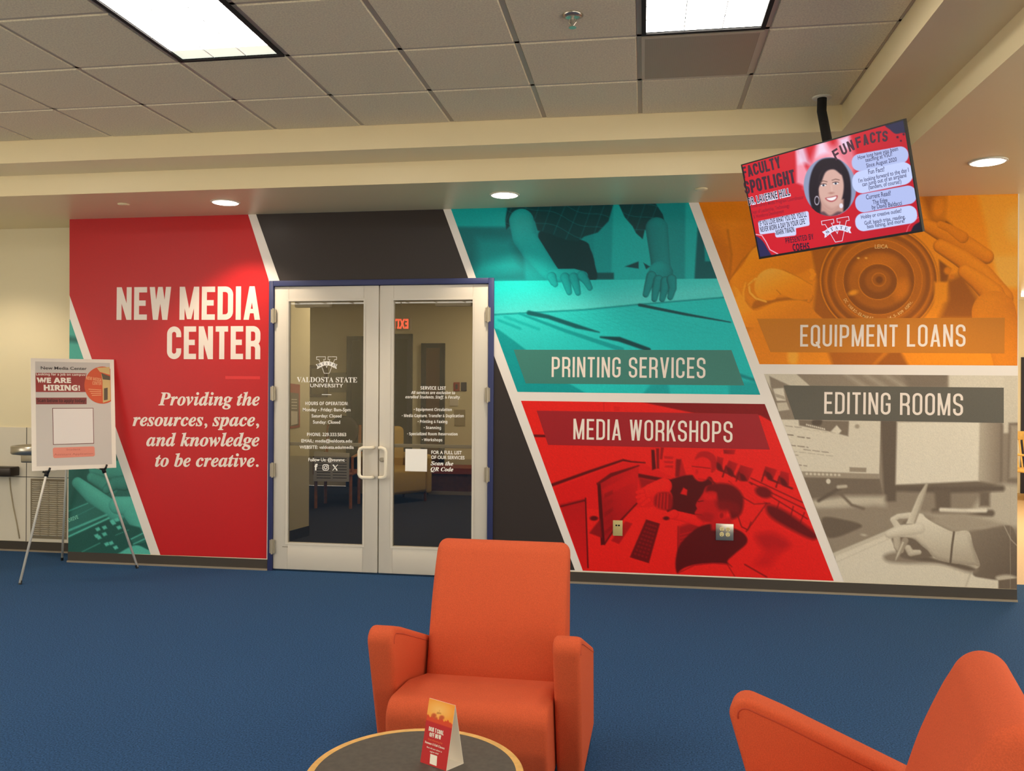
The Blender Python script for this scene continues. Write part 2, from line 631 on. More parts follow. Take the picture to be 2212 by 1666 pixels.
# ------------------------------------------------------------------ painter for printed pictures
class Paint:
    def __init__(s, plane, quad, zoom, nu, nv):
        """quad: photo px corners TL, TR, BR, BL; zoom: (ox, oy, scale) frame the drawing is given in"""
        q = [Vector(plane.uv(p)) for p in quad]
        s.pl, s.nu, s.nv = plane, nu, nv
        a = np.linspace(0, 1, nu)[None, :, None]
        b = np.linspace(0, 1, nv)[:, None, None]
        tl, tr, br, bl = [np.array(v) for v in q]
        uv = (tl * (1 - a) + tr * a) * (1 - b) + (bl * (1 - a) + br * a) * b
        s.uv = uv.reshape(-1, 2)
        o, u, v = np.array(plane.o), np.array(plane.u), np.array(plane.v)
        W = o + s.uv[:, :1] * u + s.uv[:, 1:] * v
        d = W - np.array(EYE)
        x, y, z = d @ np.array(RI), d @ np.array(UP), d @ np.array(FWD)
        ox, oy, k = zoom
        s.x = (IMW / 2 + FOC * x / z - ox) / k
        s.y = (IMH / 2 - FOC * y / z - oy) / k
        s.c = np.zeros((len(s.x), 3))
        s.ramp = None

    def col(s, c):
        if np.isscalar(c) or (isinstance(c, np.ndarray) and c.ndim == 1 and len(c) == len(s.x)):
            t = np.clip(np.broadcast_to(np.asarray(c, float), s.x.shape), 0, 1)
            k = np.linspace(0, 1, len(s.ramp))
            return np.stack([np.interp(t, k, [r[i] for r in s.ramp]) for i in range(3)], 1)
        return np.broadcast_to(np.array(c, float), s.c.shape)

    def mix(s, a, c):
        a = np.clip(a, 0, 1)[:, None]
        s.c = s.c * (1 - a) + s.col(c) * a
        return s

    def fill(s, c):
        return s.mix(np.ones_like(s.x), c)

    def grad(s, p0, p1, c0, c1, alpha=1.0):
        dx, dy = p1[0] - p0[0], p1[1] - p0[1]
        t = np.clip(((s.x - p0[0]) * dx + (s.y - p0[1]) * dy) / (dx * dx + dy * dy), 0, 1)
        return c0 + (c1 - c0) * t

    def sdpoly(s, pts):
        n = len(pts)
        d = np.full(s.x.shape, 1e9)
        ins = np.zeros(s.x.shape, bool)
        for i in range(n):
            x0, y0 = pts[i]
            x1, y1 = pts[(i + 1) % n]
            ex, ey = x1 - x0, y1 - y0
            t = np.clip(((s.x - x0) * ex + (s.y - y0) * ey) / max(ex * ex + ey * ey, 1e-9), 0, 1)
            d = np.minimum(d, np.hypot(s.x - x0 - t * ex, s.y - y0 - t * ey))
            if y0 != y1:
                c = ((y0 > s.y) != (y1 > s.y)) & (s.x < (x1 - x0) * (s.y - y0) / (y1 - y0) + x0)
                ins ^= c
        return np.where(ins, -d, d)

    def poly(s, pts, c, blur=3, alpha=1.0):
        return s.mix(np.clip(.5 - s.sdpoly(pts) / (2 * blur), 0, 1) * alpha, c)

    def smooth(s, pts, c, blur=3, alpha=1.0, n=6):
        """closed Catmull-Rom outline"""
        P = [np.array(p, float) for p in pts]
        o = []
        for i in range(len(P)):
            p0, p1, p2, p3 = P[i - 1], P[i], P[(i + 1) % len(P)], P[(i + 2) % len(P)]
            for k in range(n):
                t = k / n
                o.append(.5 * (2 * p1 + (p2 - p0) * t + (2 * p0 - 5 * p1 + 4 * p2 - p3) * t * t + (3 * p1 - p0 - 3 * p2 + p3) * t ** 3))
        return s.poly(o, c, blur, alpha)

    def ell(s, cx, cy, rx, ry, c, rot=0, blur=3, alpha=1.0):
        a = math.radians(rot)
        x = (s.x - cx) * math.cos(a) + (s.y - cy) * math.sin(a)
        y = -(s.x - cx) * math.sin(a) + (s.y - cy) * math.cos(a)
        d = (np.hypot(x / rx, y / ry) - 1) * min(rx, ry)
        return s.mix(np.clip(.5 - d / (2 * blur), 0, 1) * alpha, c)

    def ring(s, cx, cy, rx, ry, wd, c, blur=3, alpha=1.0):
        d = np.abs(np.hypot((s.x - cx) / rx, (s.y - cy) / ry) - 1) * min(rx, ry) - wd / 2
        return s.mix(np.clip(.5 - d / (2 * blur), 0, 1) * alpha, c)

    def line(s, pts, wd, c, blur=2, alpha=1.0):
        wds = wd if isinstance(wd, (list, tuple)) else [wd] * len(pts)
        d = np.full(s.x.shape, 1e9)
        for i in range(len(pts) - 1):
            (x0, y0), (x1, y1) = pts[i], pts[i + 1]
            ex, ey = x1 - x0, y1 - y0
            t = np.clip(((s.x - x0) * ex + (s.y - y0) * ey) / max(ex * ex + ey * ey, 1e-9), 0, 1)
            d = np.minimum(d, np.hypot(s.x - x0 - t * ex, s.y - y0 - t * ey) - (wds[i] + (wds[i + 1] - wds[i]) * t) / 2)
        return s.mix(np.clip(.5 - d / (2 * blur), 0, 1) * alpha, c)

    def limb(s, pts, rs, tone, amp=.14, edge=.12, L=(-.5, -.7), blur=2.5, alpha=1.0):
        """a rounded limb or finger as the photographer's print shows it"""
        best = np.full(s.x.shape, 1e9)
        nx, ny = np.zeros_like(s.x), np.zeros_like(s.x)
        dd = np.full(s.x.shape, 1e9)
        for i in range(len(pts) - 1):
            (x0, y0), (x1, y1) = pts[i], pts[i + 1]
            ex, ey = x1 - x0, y1 - y0
            t = np.clip(((s.x - x0) * ex + (s.y - y0) * ey) / max(ex * ex + ey * ey, 1e-9), 0, 1)
            r = rs[i] + (rs[i + 1] - rs[i]) * t
            px, py = s.x - x0 - t * ex, s.y - y0 - t * ey
            dis = np.hypot(px, py)
            k = dis / r
            m = k < best
            best = np.where(m, k, best)
            nx = np.where(m, px / r, nx)
            ny = np.where(m, py / r, ny)
            dd = np.where(m, dis - r, dd)
        base = tone if np.isscalar(tone) else tone
        sh = base + amp * (nx * L[0] + ny * L[1]) - edge * np.clip(best, 0, 1) ** 4
        return s.mix(np.clip(.5 - dd / (2 * blur), 0, 1) * alpha, sh)

    def grain(s, a=.03):
        s.c = s.c * (1 + np.random.normal(0, a, (len(s.x), 1)))
        return s

    def build(s, name, m, off, parent=None, hole=None):
        pl = s.pl
        W = np.array(pl.o) + s.uv[:, :1] * np.array(pl.u) + s.uv[:, 1:] * np.array(pl.v) + np.array(pl.n) * off
        if parent is not None:
            inv = np.array(wm(parent).inverted())
            W = W @ inv[:3, :3].T + inv[:3, 3]
        nu, nv = s.nu, s.nv
        me = bpy.data.meshes.new(name)
        i = (np.arange(nv - 1)[:, None] * nu + np.arange(nu - 1)[None]).ravel()
        f = np.stack([i, i + nu, i + nu + 1, i + 1], 1)
        if hole:                       # leave out what lies inside the door opening
            c = s.uv[f].mean(1)
            f = f[~((c[:, 0] < hole[0]) & (c[:, 1] < hole[1]))]
        nf = len(f)
        me.vertices.add(len(W))
        me.vertices.foreach_set('co', W.astype(np.float32).ravel())
        me.loops.add(nf * 4)
        me.loops.foreach_set('vertex_index', f.astype(np.int32).ravel())
        me.polygons.add(nf)
        me.polygons.foreach_set('loop_start', (np.arange(nf) * 4).astype(np.int32))
        me.update(calc_edges=True)
        c = np.clip(s.c / 255, 0, 1)
        c = np.where(c <= .04045, c / 12.92, ((c + .055) / 1.055) ** 2.4)
        ca = me.color_attributes.new('print', 'FLOAT_COLOR', 'POINT')
        ca.data.foreach_set('color', np.concatenate([c, np.ones((len(c), 1))], 1).astype(np.float32).ravel())
        me.materials.append(m)
        return link(bpy.data.objects.new(name, me), parent)


WALL = Plane((0, DW, 0), (1, 0, 0), (0, 0, 1))
wx = lambda px, py=800: at_y((px, py), DW).x
wz = lambda px, py: at_y((px, py), DW).z

# ================================================================== ROOM SHELL
XL = wx(150)                 # ends of the mural wall
XR = wx(2199)
DX0, DX1 = wx(582), wx(1067)     # outer edges of the door frame
DZ = wz(825, 604)
YF1, YF2 = 5.405, 5.74       # front faces of the two ceiling steps
XA, XB = 1.19, 1.535         # right faces of the two ceiling steps
RX0, RX1, RY0, RY1 = -8.0, 7.5, -4.0, 13.5
YREC = 6.97                  # recessed wall at the left
TH = .16

bpy.context.view_layer.update()
struct(raw('floor', [(RX0, RY0, 0), (XR, RY0, 0), (XR, YREC + .02, 0), (RX0, YREC + .02, 0)], [(0, 1, 2, 3)], M_carpet), 'blue carpeted floor of the lounge', 'floor')
fl = MB()
fl.add([(XR, RY0, 0), (RX1, RY0, 0), (RX1, 7.2, 0), (XR, 7.2, 0)], [(0, 1, 2, 3)])
struct(fl.build('floor_right', M_carpet), 'blue carpet right of the mural wall', 'floor')
struct(raw('floor_hall', [(XR, 7.2, 0), (RX1, 7.2, 0), (RX1, RY1, 0), (XR, RY1, 0)], [(0, 1, 2, 3)], M_tan), 'tan floor of the hall past the right end of the mural', 'floor')

b = MB()
b.box((XL, DW, 0), (DX0, DW + TH, Z2)).box((DX1, DW, 0), (XR, DW + TH, Z2)).box((DX0, DW, DZ), (DX1, DW + TH, Z2))
struct(b.build('wall_front', M_creamwall), 'front wall carrying the mural and the double door', 'wall')
b = MB().box((RX0, YREC, 0), (XL + .3, YREC + .12, Z2))
struct(b.build('wall_left', M_creamwall), 'cream recessed wall left of the mural', 'wall')
b = MB()
for y0, y1, z0, z1 in ((3.0, YREC, 0, ZC), (RY0, 3.0, 0, .8), (RY0, 3.0, 2.9, ZC), (-.6, -.4, .8, 2.9), (RY0, RY0 + .3, .8, 2.9)):  # unseen window openings added to the left wall to let in fill light
    b.box((RX0 - .1, y0, z0), (RX0, y1, z1))
struct(b.build('wall_side', M_creamwall), 'cream side wall beyond the left edge', 'wall')
b = MB()
for x0, x1, z0, z1 in ((RX0, .6, 0, ZC), (.6, RX1, 0, .8), (.6, RX1, 2.9, ZC), (3.6, 3.8, .8, 2.9), (RX1 - .2, RX1, .8, 2.9)):  # rear wall opened in two bays out of view, added for fill light
    b.box((x0, RY0 - .1, z0), (x1, RY0, z1))
struct(b.build('wall_back', M_creamwall), 'cream wall behind the viewpoint', 'wall')
b = MB()
for y0, y1, z0, z1 in ((6.2, RY1, 0, ZC), (RY0, 6.2, 0, .5), (RY0, 6.2, 2.9, ZC), (-.6, -.4, .5, 2.9), (2.8, 3.0, .5, 2.9)):  # openings added out of view here too, for light from the right
    b.box((RX1, y0, z0), (RX1 + .1, y1, z1))
struct(b.build('wall_right', M_creamwall), 'cream wall at the far right', 'wall')
b = MB().box((XR - .02, RY1, 0), (RX1, RY1 + .1, ZC))
struct(b.build('wall_hall', M_creamwall), 'cream end wall of the hall on the right', 'wall')
b = MB().box((XR - .12, DW + TH, 0), (XR - .02, RY1, ZC))
struct(b.build('wall_divider', M_creamwall), 'cream wall between hall and inner office', 'wall')

# stepped ceiling border
b = MB()
b.add([(RX0, YF1, ZC + .02), (XA, YF1, ZC + .02), (XA, YF1, Z1), (RX0, YF1, Z1)], [(0, 1, 2, 3)])
b.add([(XA, YF1, ZC + .02), (XA, RY0, ZC + .02), (XA, RY0, Z1), (XA, YF1, Z1)], [(0, 1, 2, 3)])
b.add([(RX0, YF1, Z1), (XA, YF1, Z1), (XB, YF2, Z1), (RX0, YF2, Z1)], [(0, 1, 2, 3)])
b.add([(XA, YF1, Z1), (XA, RY0, Z1), (XB, RY0, Z1), (XB, YF2, Z1)], [(0, 1, 2, 3)])
b.add([(RX0, YF2, Z1), (XB, YF2, Z1), (XB, YF2, Z2), (RX0, YF2, Z2)], [(0, 1, 2, 3)])
b.add([(XB, YF2, Z1), (XB, RY0, Z1), (XB, RY0, Z2), (XB, YF2, Z2)], [(0, 1, 2, 3)])
b.add([(RX0, YF2, Z2), (XB, YF2, Z2), (XB, RY1, Z2), (RX0, RY1, Z2)], [(0, 1, 2, 3)])
b.add([(XB, YF2, Z2), (XB, RY0, Z2), (RX1, RY0, Z2), (RX1, RY1, Z2), (XB, RY1, Z2)], [(0, 1, 2, 3, 4)])
struct(b.build('ceiling_soffit', M_cream), 'cream stepped soffit running round the tiled ceiling', 'ceiling')

# suspended tiles: 2 ft grid measured from the photograph
T, GX, GY = .6096, -.6403, 3.5934
FIX = [(-3, -1, 1), (1, -1, 1)]            # column, first row, last row (exclusive): 2 x 4 ft fixtures
FIXB = [(-3, -7, -5), (1, -7, -5), (-8, -1, 1), (-8, -7, -5)]
skip = {(c, r) for c, r0, r1 in FIX for r in range(r0, r1)} | {(1, 1)}
b = MB()
g = .010
for c in range(-13, 4):
    for r in range(-12, 3):
        if (c, r) in skip:
            continue
        x0, x1 = GX + c * T, GX + (c + 1) * T
        y0, y1 = GY + r * T, GY + (r + 1) * T
        x0, x1, y0, y1 = max(x0, RX0), min(x1, XA + g), max(y0, RY0), min(y1, YF1 + g)
        if x1 - x0 < .05 or y1 - y0 < .05:
            continue
        e = .008
        A = [(x0 + g, y0 + g, ZC + .012), (x1 - g, y0 + g, ZC + .012), (x1 - g, y1 - g, ZC + .012), (x0 + g, y1 - g, ZC + .012)]
        B_ = [(x0 + g + e, y0 + g + e, ZC), (x1 - g - e, y0 + g + e, ZC), (x1 - g - e, y1 - g - e, ZC), (x0 + g + e, y1 - g - e, ZC)]
        b.add(A + B_, [(4, 5, 6, 7), (0, 1, 5, 4), (1, 2, 6, 5), (2, 3, 7, 6), (3, 0, 4, 7)])
struct(b.build('ceiling', M_tile), 'suspended ceiling of beige acoustic tiles', 'ceiling')
b = MB()
for c in range(-13, 5):
    x = GX + c * T
    if x > RX0 and x < XA:
        b.box((x - .012, RY0, ZC + .006), (x + .012, YF1, ZC + .02))
for r in range(-12, 4):
    y = GY + r * T
    if RY0 < y < YF1:
        b.box((RX0, y - .012, ZC + .006), (XA, y + .012, ZC + .0201))
struct(b.build('ceiling_grid', M_grid), 'metal grid between the ceiling tiles', 'ceiling')
struct(MB().box((RX0, RY0, ZC + .15), (XA + .3, YF1 + .3, ZC + .2)).build('ceiling_deck', M_base), 'deck above the suspended ceiling', 'ceiling')

# baseboards
BH = .088
for nm, x0, x1, y, lab in (('baseboard_front', XL, DX0, DW, 'dark rubber baseboard left of the double door'), ('baseboard_right', DX1, XR, DW, 'dark rubber baseboard under the mural right of the door'),
                           ('baseboard_left', RX0, XL + .0, YREC, 'dark rubber baseboard of the recessed left wall')):
    o = MB().box((x0, y - .008, .014), (x1, y + .001, BH)).build(nm, M_base)
    struct(o, lab, 'baseboard')
    MB().box((x0, y - .022, 0), (x1, y, .014)).build('base_lip', M_basecap, o)

# ================================================================== MURAL
mural = thing('wall_mural', 'printed mural of slanted red, charcoal, teal, orange and grey panels on the front wall', 'mural', (0, DW, 0))
ZB = BH + .004
f = Flat(WALL, .0008)
uvr = lambda x0, z0, x1, z1: [(x0, z0), (x1, z0), (x1, z1), (x0, z1)]
f.uvpoly(uvr(XL, ZB, DX0, Z2)).uvpoly(uvr(DX1, ZB, XR, Z2)).uvpoly(uvr(DX0, DZ, DX1, Z2))
f.build('backing_sheet', M_white, mural)


def top(x):
    return (x, 470 - (x - 150) * 53.5 / 2049 - 3)


def bot(x):
    return (x, 1192 + (x - 150) * .0397)


zbw = lambda px: None
f = Flat(WALL, .0016)
f.poly([(150.4, 638), top(150.4), top(534), (580, 603), (581.5, 612)])
f.poly([(150.4, 638), (581.5, 612), (576, 1207), (346.6, 1199)])
f.build('title_panel', M_red, mural)
f = Flat(WALL, .0016)
f.poly([top(551), top(955), (1012, 602.5), (604, 606.5)])
f.poly([(1067, 768), (1242, 1232), (1063, 1226)])
f.build('charcoal_panel', M_black, mural)

RAMP = {'teal': [(4, 40, 46), (0, 100, 106), (0, 156, 158), (24, 198, 196), (116, 222, 220)],
        'orange': [(84, 44, 8), (158, 84, 8), (226, 124, 6), (255, 152, 12), (255, 190, 84)],
        'red': [(62, 6, 10), (120, 12, 16), (186, 18, 22), (228, 24, 22), (244, 46, 30)],
        'sepia': [(64, 54, 46), (112, 98, 84), (158, 144, 126), (202, 192, 172), (234, 226, 208)],
        'green': [(18, 54, 52), (44, 100, 92), (66, 146, 134), (92, 196, 178), (136, 226, 206)]}
M_print = print_mat('printed_picture')

# ---- printing: hands rolling out a sheet on a drawing table
p = Paint(WALL, [top(972), top(1485.5), (1642.4, 853), (1117.9, 846.8)], (1060, 420, .28933), 380, 265)
p.ramp = RAMP['teal']
p.fill(p.grad((0, 100), (0, 640), .46, .42))
p.poly([(-300, 60), (120, 60), (110, 240), (-300, 240)], .6, 12)
p.poly([(-300, 245), (230, 250), (260, 640), (-300, 640)], .30, 14)
p.poly([(-100, 330), (150, 340), (230, 560), (-100, 600)], .44, 40)
p.poly([(770, 60), (915, 60), (915, 640), (770, 640)], .48, 6)
p.poly([(915, 60), (1195, 60), (1195, 640), (900, 640)], .62, 8)
p.poly([(1195, 60), (1460, 60), (1460, 640), (1195, 640)], .45, 8)
p.poly([(1455, 60), (1560, 60), (1530, 640), (1450, 640)], .62, 10)
p.poly([(1545, 250), (1640, 250), (1700, 640), (1520, 640)], .22, 8)
p.poly([(1590, 300), (1625, 300), (1640, 500), (1600, 500)], .5, 6)
p.poly([(760, 585), (920, 585), (920, 635), (760, 635)], .18, 6)
p.poly([(1000, 540), (1105, 500), (1105, 555)], .12, 4).poly([(1140, 510), (1190, 540), (1160, 560)], .12, 4)
p.smooth([(385, 270), (690, 345), (745, 410), (778, 520), (772, 650), (480, 650), (440, 480), (370, 380)], .07, 4)
shirt = [(130, 60), (920, 60), (880, 200), (800, 285), (700, 315), (650, 352), (560, 340), (430, 290), (350, 270), (330, 200), (240, 150), (180, 200), (115, 265), (110, 190)]
p.poly(shirt, .10, 4)
sleeve = [(950, 60), (1225, 60), (1285, 150), (1303, 225), (1290, 250), (1200, 215), (1150, 270), (1135, 335), (1085, 290), (1060, 240), (1000, 170)]
p.poly(sleeve, .10, 4)
sd = np.minimum(p.sdpoly(shirt), p.sdpoly(sleeve))
for k in range(-14, 30):
    for sl, wd in ((.32, 4), (-2.6, 4)):
        d = np.abs(((p.y - sl * p.x) - k * 92 * math.hypot(1, sl) + 18 * np.sin(p.x / 60))) / math.hypot(1, sl) - wd / 2
        p.mix(np.clip(.5 - d / 5, 0, 1) * (sd < -2) * .42, .55)
p.limb([(230, 200), (250, 320), (330, 440), (430, 570), (480, 620)], [92, 88, 84, 68, 58], .56, .16, .12, (-.2, -.5))
p.limb([(1240, 255), (1258, 420), (1275, 560), (1280, 610)], [84, 76, 70, 76], .40, .12, .12, (.3, -.5))
roll = [(-40, 648), (1700, 628), (1740, 772), (1400, 800), (1110, 822), (700, 862), (-40, 905)]
p.poly([(-60, 895), (700, 860), (1110, 820), (1760, 765), (2050, 1500), (150, 1500)], p.grad((300, 860), (1500, 1500), .80, .72), 3)
p.poly(roll, np.clip(p.grad((300, 640), (330, 880), .72, .90), 0, 1), 2)
p.line([(-40, 902), (700, 862), (1110, 822), (1740, 770)], 10, .42, 5)
p.limb([(470, 610), (620, 600), (690, 610)], [52, 44, 36], .58, .12, .1)
for a in ([(455, 615), (470, 655), (482, 672)], [(555, 620), (575, 690), (586, 732)], [(620, 620), (640, 690), (652, 736)], [(680, 605), (715, 650), (740, 698)]):
    p.limb(a, [36, 28, 21], .52, .12, .22, (-.6, -.4))
p.limb([(1270, 590), (1275, 640)], [92, 86], .44, .12, .1)
for a in ([(1200, 610), (1175, 690), (1157, 748)], [(1252, 640), (1232, 720), (1222, 782)], [(1305, 650), (1295, 720), (1280, 782)], [(1350, 635), (1358, 700), (1340, 768)]):
    p.limb(a, [38, 30, 22], .42, .12, .24, (.3, -.5))
for k in range(10):
    p.line([(520 + 62 * k, 885 - 6 * k), (760 + 110 * k, 1010 + 4 * k)], 2.5, .62, 2.5, .5)
for k in range(7):
    p.line([(560, 880 + 24 * k), (1250, 828 + 30 * k), (1700, 800 + 40 * k)], 2.5, .64, 2.5, .45)
p.line([(1110, 826), (1450, 895), (1790, 955)], [22, 20, 8], .14, 4)
p.line([(285, 885), (430, 915), (640, 985), (810, 1030)], [34, 30, 32, 8], .2, 6)
p.line([(215, 890), (560, 1020), (980, 1160)], [16, 26, 34], .5, 6)
p.line([(820, 1066), (960, 1082), (1180, 1160)], [12, 36, 30], .12, 6)
p.line([(110, 915), (360, 1008)], 22, .62, 7, .8).line([(60, 940), (220, 1003)], 20, .58, 7, .8)
p.poly([(-20, 985), (60, 1010), (250, 1150), (560, 1400), (740, 1500), (100, 1500)], .5, 7)
p.poly([(1130, 1500), (1190, 1425), (1320, 1400), (1340, 1500)], .55, 12)
p.line([(1860, 1350), (1990, 1395)], 24, .42, 8).poly([(1780, 1400), (2060, 1400), (2060, 1520), (1780, 1500)], .56, 14)
p.grain(.02).build('printing_picture', M_print, .0016, mural, (DX1 - .02, DZ - .02))

# ---- equipment: hands holding a camera
p = Paint(WALL, [top(1507), top(2199), (2197.5, 790), (1640.7, 787)], (1500, 400, .32188), 400, 240)
p.ramp = RAMP['orange']
p.fill(p.grad((300, 0), (2100, 300), .60, .74))
p.poly([(1900, 60), (2300, 60), (2300, 480), (1990, 480), (1960, 300)], .86, 20)
p.ell(2160, 270, 70, 110, .96, 0, 30)
p.poly([(1995, 470), (2300, 465), (2300, 690), (2050, 690)], .94, 20)
p.poly([(120, 330), (230, 420), (240, 640), (420, 900), (330, 1000), (120, 450)], .42, 30)
p.poly([(1500, 30), (1690, 30), (1670, 220), (1740, 300), (1600, 290), (1560, 180)], .34, 26)
p.ell(1640, 150, 45, 80, .62, 10, 20)
O_ = lambda *pts: [(1.0142 * x - 31, 1.0142 * y - 31) for x, y in pts]
p.poly([(770, 380), (1000, 330), (960, 920), (790, 920), (820, 640)], .34, 14)
p.smooth(O_((250, 320), (330, 250), (450, 200), (560, 330), (520, 480), (330, 640), (262, 660), (275, 500)), p.grad((230, 300), (460, 420), .62, .46), 5)
p.line(O_((250, 330), (276, 490), (262, 650)), 12, .34, 9, .8)
p.line(O_((262, 665), (340, 540), (440, 430)), 10, .38, 5, .9)
p.smooth(O_((262, 680), (350, 560), (440, 440), (600, 470), (780, 466), (806, 510), (802, 575), (730, 615), (640, 620), (560, 640), (430, 720), (330, 780)), p.grad((400, 430), (560, 660), .80, .56), 4)
p.limb(O_((806, 600), (818, 625), (806, 650)), [20, 20, 18], .74, .1, .2)
p.smooth(O_((300, 700), (420, 860), (560, 806), (690, 788), (760, 806), (830, 870), (860, 960), (300, 960), (250, 800)), p.grad((500, 760), (560, 900), .80, .62), 4)
p.smooth(O_((420, 850), (560, 806), (700, 790), (790, 800), (800, 780), (690, 770), (560, 780), (440, 790)), .36, 7, .9)
p.limb(O_((800, 770), (786, 800)), [18, 12], .62, .1, .2)
p.smooth(O_((428, 690), (460, 620), (525, 584), (605, 592), (720, 640), (806, 688), (812, 745), (782, 786), (690, 786), (600, 752), (560, 788), (490, 792), (440, 755)), p.grad((540, 560), (640, 780), .92, .66), 4)
p.line(O_((600, 752), (575, 725)), 5, .4, 4, .8)
p.line(O_((620, 592), (720, 640), (806, 690)), 5, .42, 4, .7)
p.poly(O_((80, 160), (240, 380), (262, 660), (300, 760), (200, 560)), .46, 26, .6)
p.line([(410, 628), (365, 668), (372, 720), (410, 760), (480, 782)], 13, .92, 3)
p.line([(398, 640), (352, 690), (366, 735), (420, 778)], 3, .5, 2)
p.line([(345, 655), (328, 720), (332, 765)], 14, .82, 3).line([(352, 655), (338, 720)], 3, .5, 2)
cx, cy = 1238, 640
p.ell(cx, cy, 398, 372, .24, 0, 10)
p.ring(cx, cy, 392, 364, 8, .66, 3)
p.ell(cx, cy, 372, 350, .36, 0, 4)
p.ring(cx, cy, 352, 330, 14, .46, 6)
p.ring(cx, cy, 330, 308, 26, .26, 6)
p.ell(cx, cy, 300, 282, .40, 0, 5)
p.ring(cx, cy, 290, 272, 4, .55, 2)
p.ell(cx, cy, 242, 232, .24, 0, 4)
p.ring(cx, cy, 240, 230, 5, .58, 2)
p.ell(cx, cy, 205, 190, .38, 0, 14)
p.ell(cx - 20, cy - 110, 110, 50, .46, -10, 30)
p.ell(cx + 150, cy + 60, 50, 70, .52, 20, 22)
p.ell(1065, 722, 32, 16, .8, -15, 8)
p.ell(1100, 490, 9, 6, .98, 0, 3).ell(1152, 490, 9, 6, .95, 0, 3)
p.ell(cx - 6, cy + 8, 130, 120, .24, 0, 4)
p.ring(cx - 6, cy + 8, 130, 120, 5, .60, 2)
p.ell(cx - 6, cy, 86, 78, .34, 0, 10)
p.ring(cx, cy - 6, 46, 44, 4, .58, 3)
p.ell(cx + 2, cy - 4, 24, 24, .18, 0, 6)
p.poly([(1640, 500), (1720, 560), (1690, 660), (1650, 650)], .22, 8)
p.poly([(1690, 640), (1800, 590), (1900, 760), (1900, 900), (1640, 900), (1700, 760)], .30, 26)
p.poly([(1610, 650), (1700, 650), (1690, 780), (1610, 800)], .74, 10)
p.ell(1700, 575, 26, 26, .56, 0, 8).ell(1728, 614, 18, 16, .5, 0, 6)
p.line([(1690, 250), (1725, 275), (1742, 300)], 16, .2, 6)
p.limb([(1555, 270), (1680, 330), (1830, 410), (1960, 480)], [42, 60, 66, 50], .60, .18, .28, (.2, -.9))
p.limb([(1650, 265), (1710, 290), (1800, 350)], [24, 28, 40], .58, .14, .14)
p.limb([(1650, 410), (1790, 490), (1930, 600), (2060, 760)], [48, 62, 72, 80], .64, .16, .28, (.2, -.9))
p.limb([(1815, 580), (1900, 640), (2000, 730), (2050, 880)], [48, 62, 78, 100], .66, .16, .28, (.2, -.9))
p.limb([(2010, 860), (2080, 1010), (2110, 1250)], [150, 120, 90], .62, .1, .1)
p.poly([(620, 1100), (930, 1110), (910, 1220), (640, 1220)], .7, 14)
p.poly([(890, 1100), (1300, 1100), (1190, 1220), (930, 1220)], .36, 16).poly([(1200, 1220), (1300, 1120), (1380, 1110), (1440, 1220)], .3, 14)
p.ell(660, 1150, 36, 60, .9, 0, 14)
p.grain(.018).build('camera_picture', M_print, .0016, mural)
pz = zf(1500, 400, .32188)
f = Flat(WALL, .0022)
f.text('LEICA', pz(1210, 425), pz(1298, 425), 26 * .32188, 'plain', .01)
s_ = 'DC VARIO-ELMARIT 1:2.8/4.5-109 ASPH.'
for i, ch in enumerate(s_):
    if ch == ' ':
        continue
    a = math.radians(209 + (328 - 209) * i / (len(s_) - 1))
    c_ = (cx + 268 * math.cos(a), cy + 10 - 258 * math.sin(a))
    t_ = (-math.sin(a), -math.cos(a))
    hw = 7 if ch not in 'I1:/.-' else 3
    q0 = (c_[0] - t_[0] * hw, c_[1] - t_[1] * hw)
    q1 = (c_[0] + t_[0] * hw, c_[1] + t_[1] * hw)
    if q0[1] > 905:
        continue
    f.text(ch, pz(*q0), pz(*q1), 19 * .32188, 'plain', .01)
f.build('lens_lettering', mat('mural_lens_ink', (248, 196, 110), .45), mural)

# ---- workshops: two people at a computer
p = Paint(WALL, [(1125.4, 866), (1652, 873), (1801, 1255), (1259, 1233)], (1100, 850, .33906), 390, 250)
p.ramp = RAMP['red']
p.fill(p.grad((300, 100), (1700, 900), .84, .80))
p.poly([(820, 50), (1700, 60), (1760, 230), (1600, 140), (1180, 126)], .30, 4)
p.line([(603, 55), (603, 110)], 3, .5, 1.5)
p.poly([(665, 80), (705, 85), (705, 112), (668, 112)], .7, 3)
p.line([(150, 270), (240, 272)], 16, .16, 3)
p.line([(270, 585), (500, 502), (725, 425), (780, 436), (865, 442)], [20, 18, 14, 10, 8], .16, 3)
p.poly([(285, 600), (730, 438), (860, 452), (1060, 540), (980, 720), (560, 740), (330, 720)], .72, 6)
p.poly([(820, 510), (1060, 555), (1060, 580), (820, 535)], .16, 4).poly([(825, 535), (1010, 575), (960, 620), (840, 600)], .4, 10)
p.poly([(905, 360), (925, 360), (935, 480), (910, 490)], .12, 3).poly([(935, 350), (955, 350), (955, 480), (940, 480)], .3, 3)
p.poly([(965, 345), (985, 345), (975, 420), (960, 420)], .4, 3)
for k in range(6):
    p.poly([(985 + 12 * (k % 3), 400 + 30 * (k // 2)), (1045, 405 + 28 * (k // 2)), (1040, 418 + 28 * (k // 2)), (990, 414 + 28 * (k // 2))], .55, 4)
p.poly([(1060, 430), (1095, 415), (1130, 530), (1060, 540)], .5, 6)
K_ = lambda *pts: [(825.8 + .4267 * x, 324.4 + .4267 * y) for x, y in pts]
p.poly(K_((560, 220), (630, 230), (600, 480), (545, 480)), .3, 5)
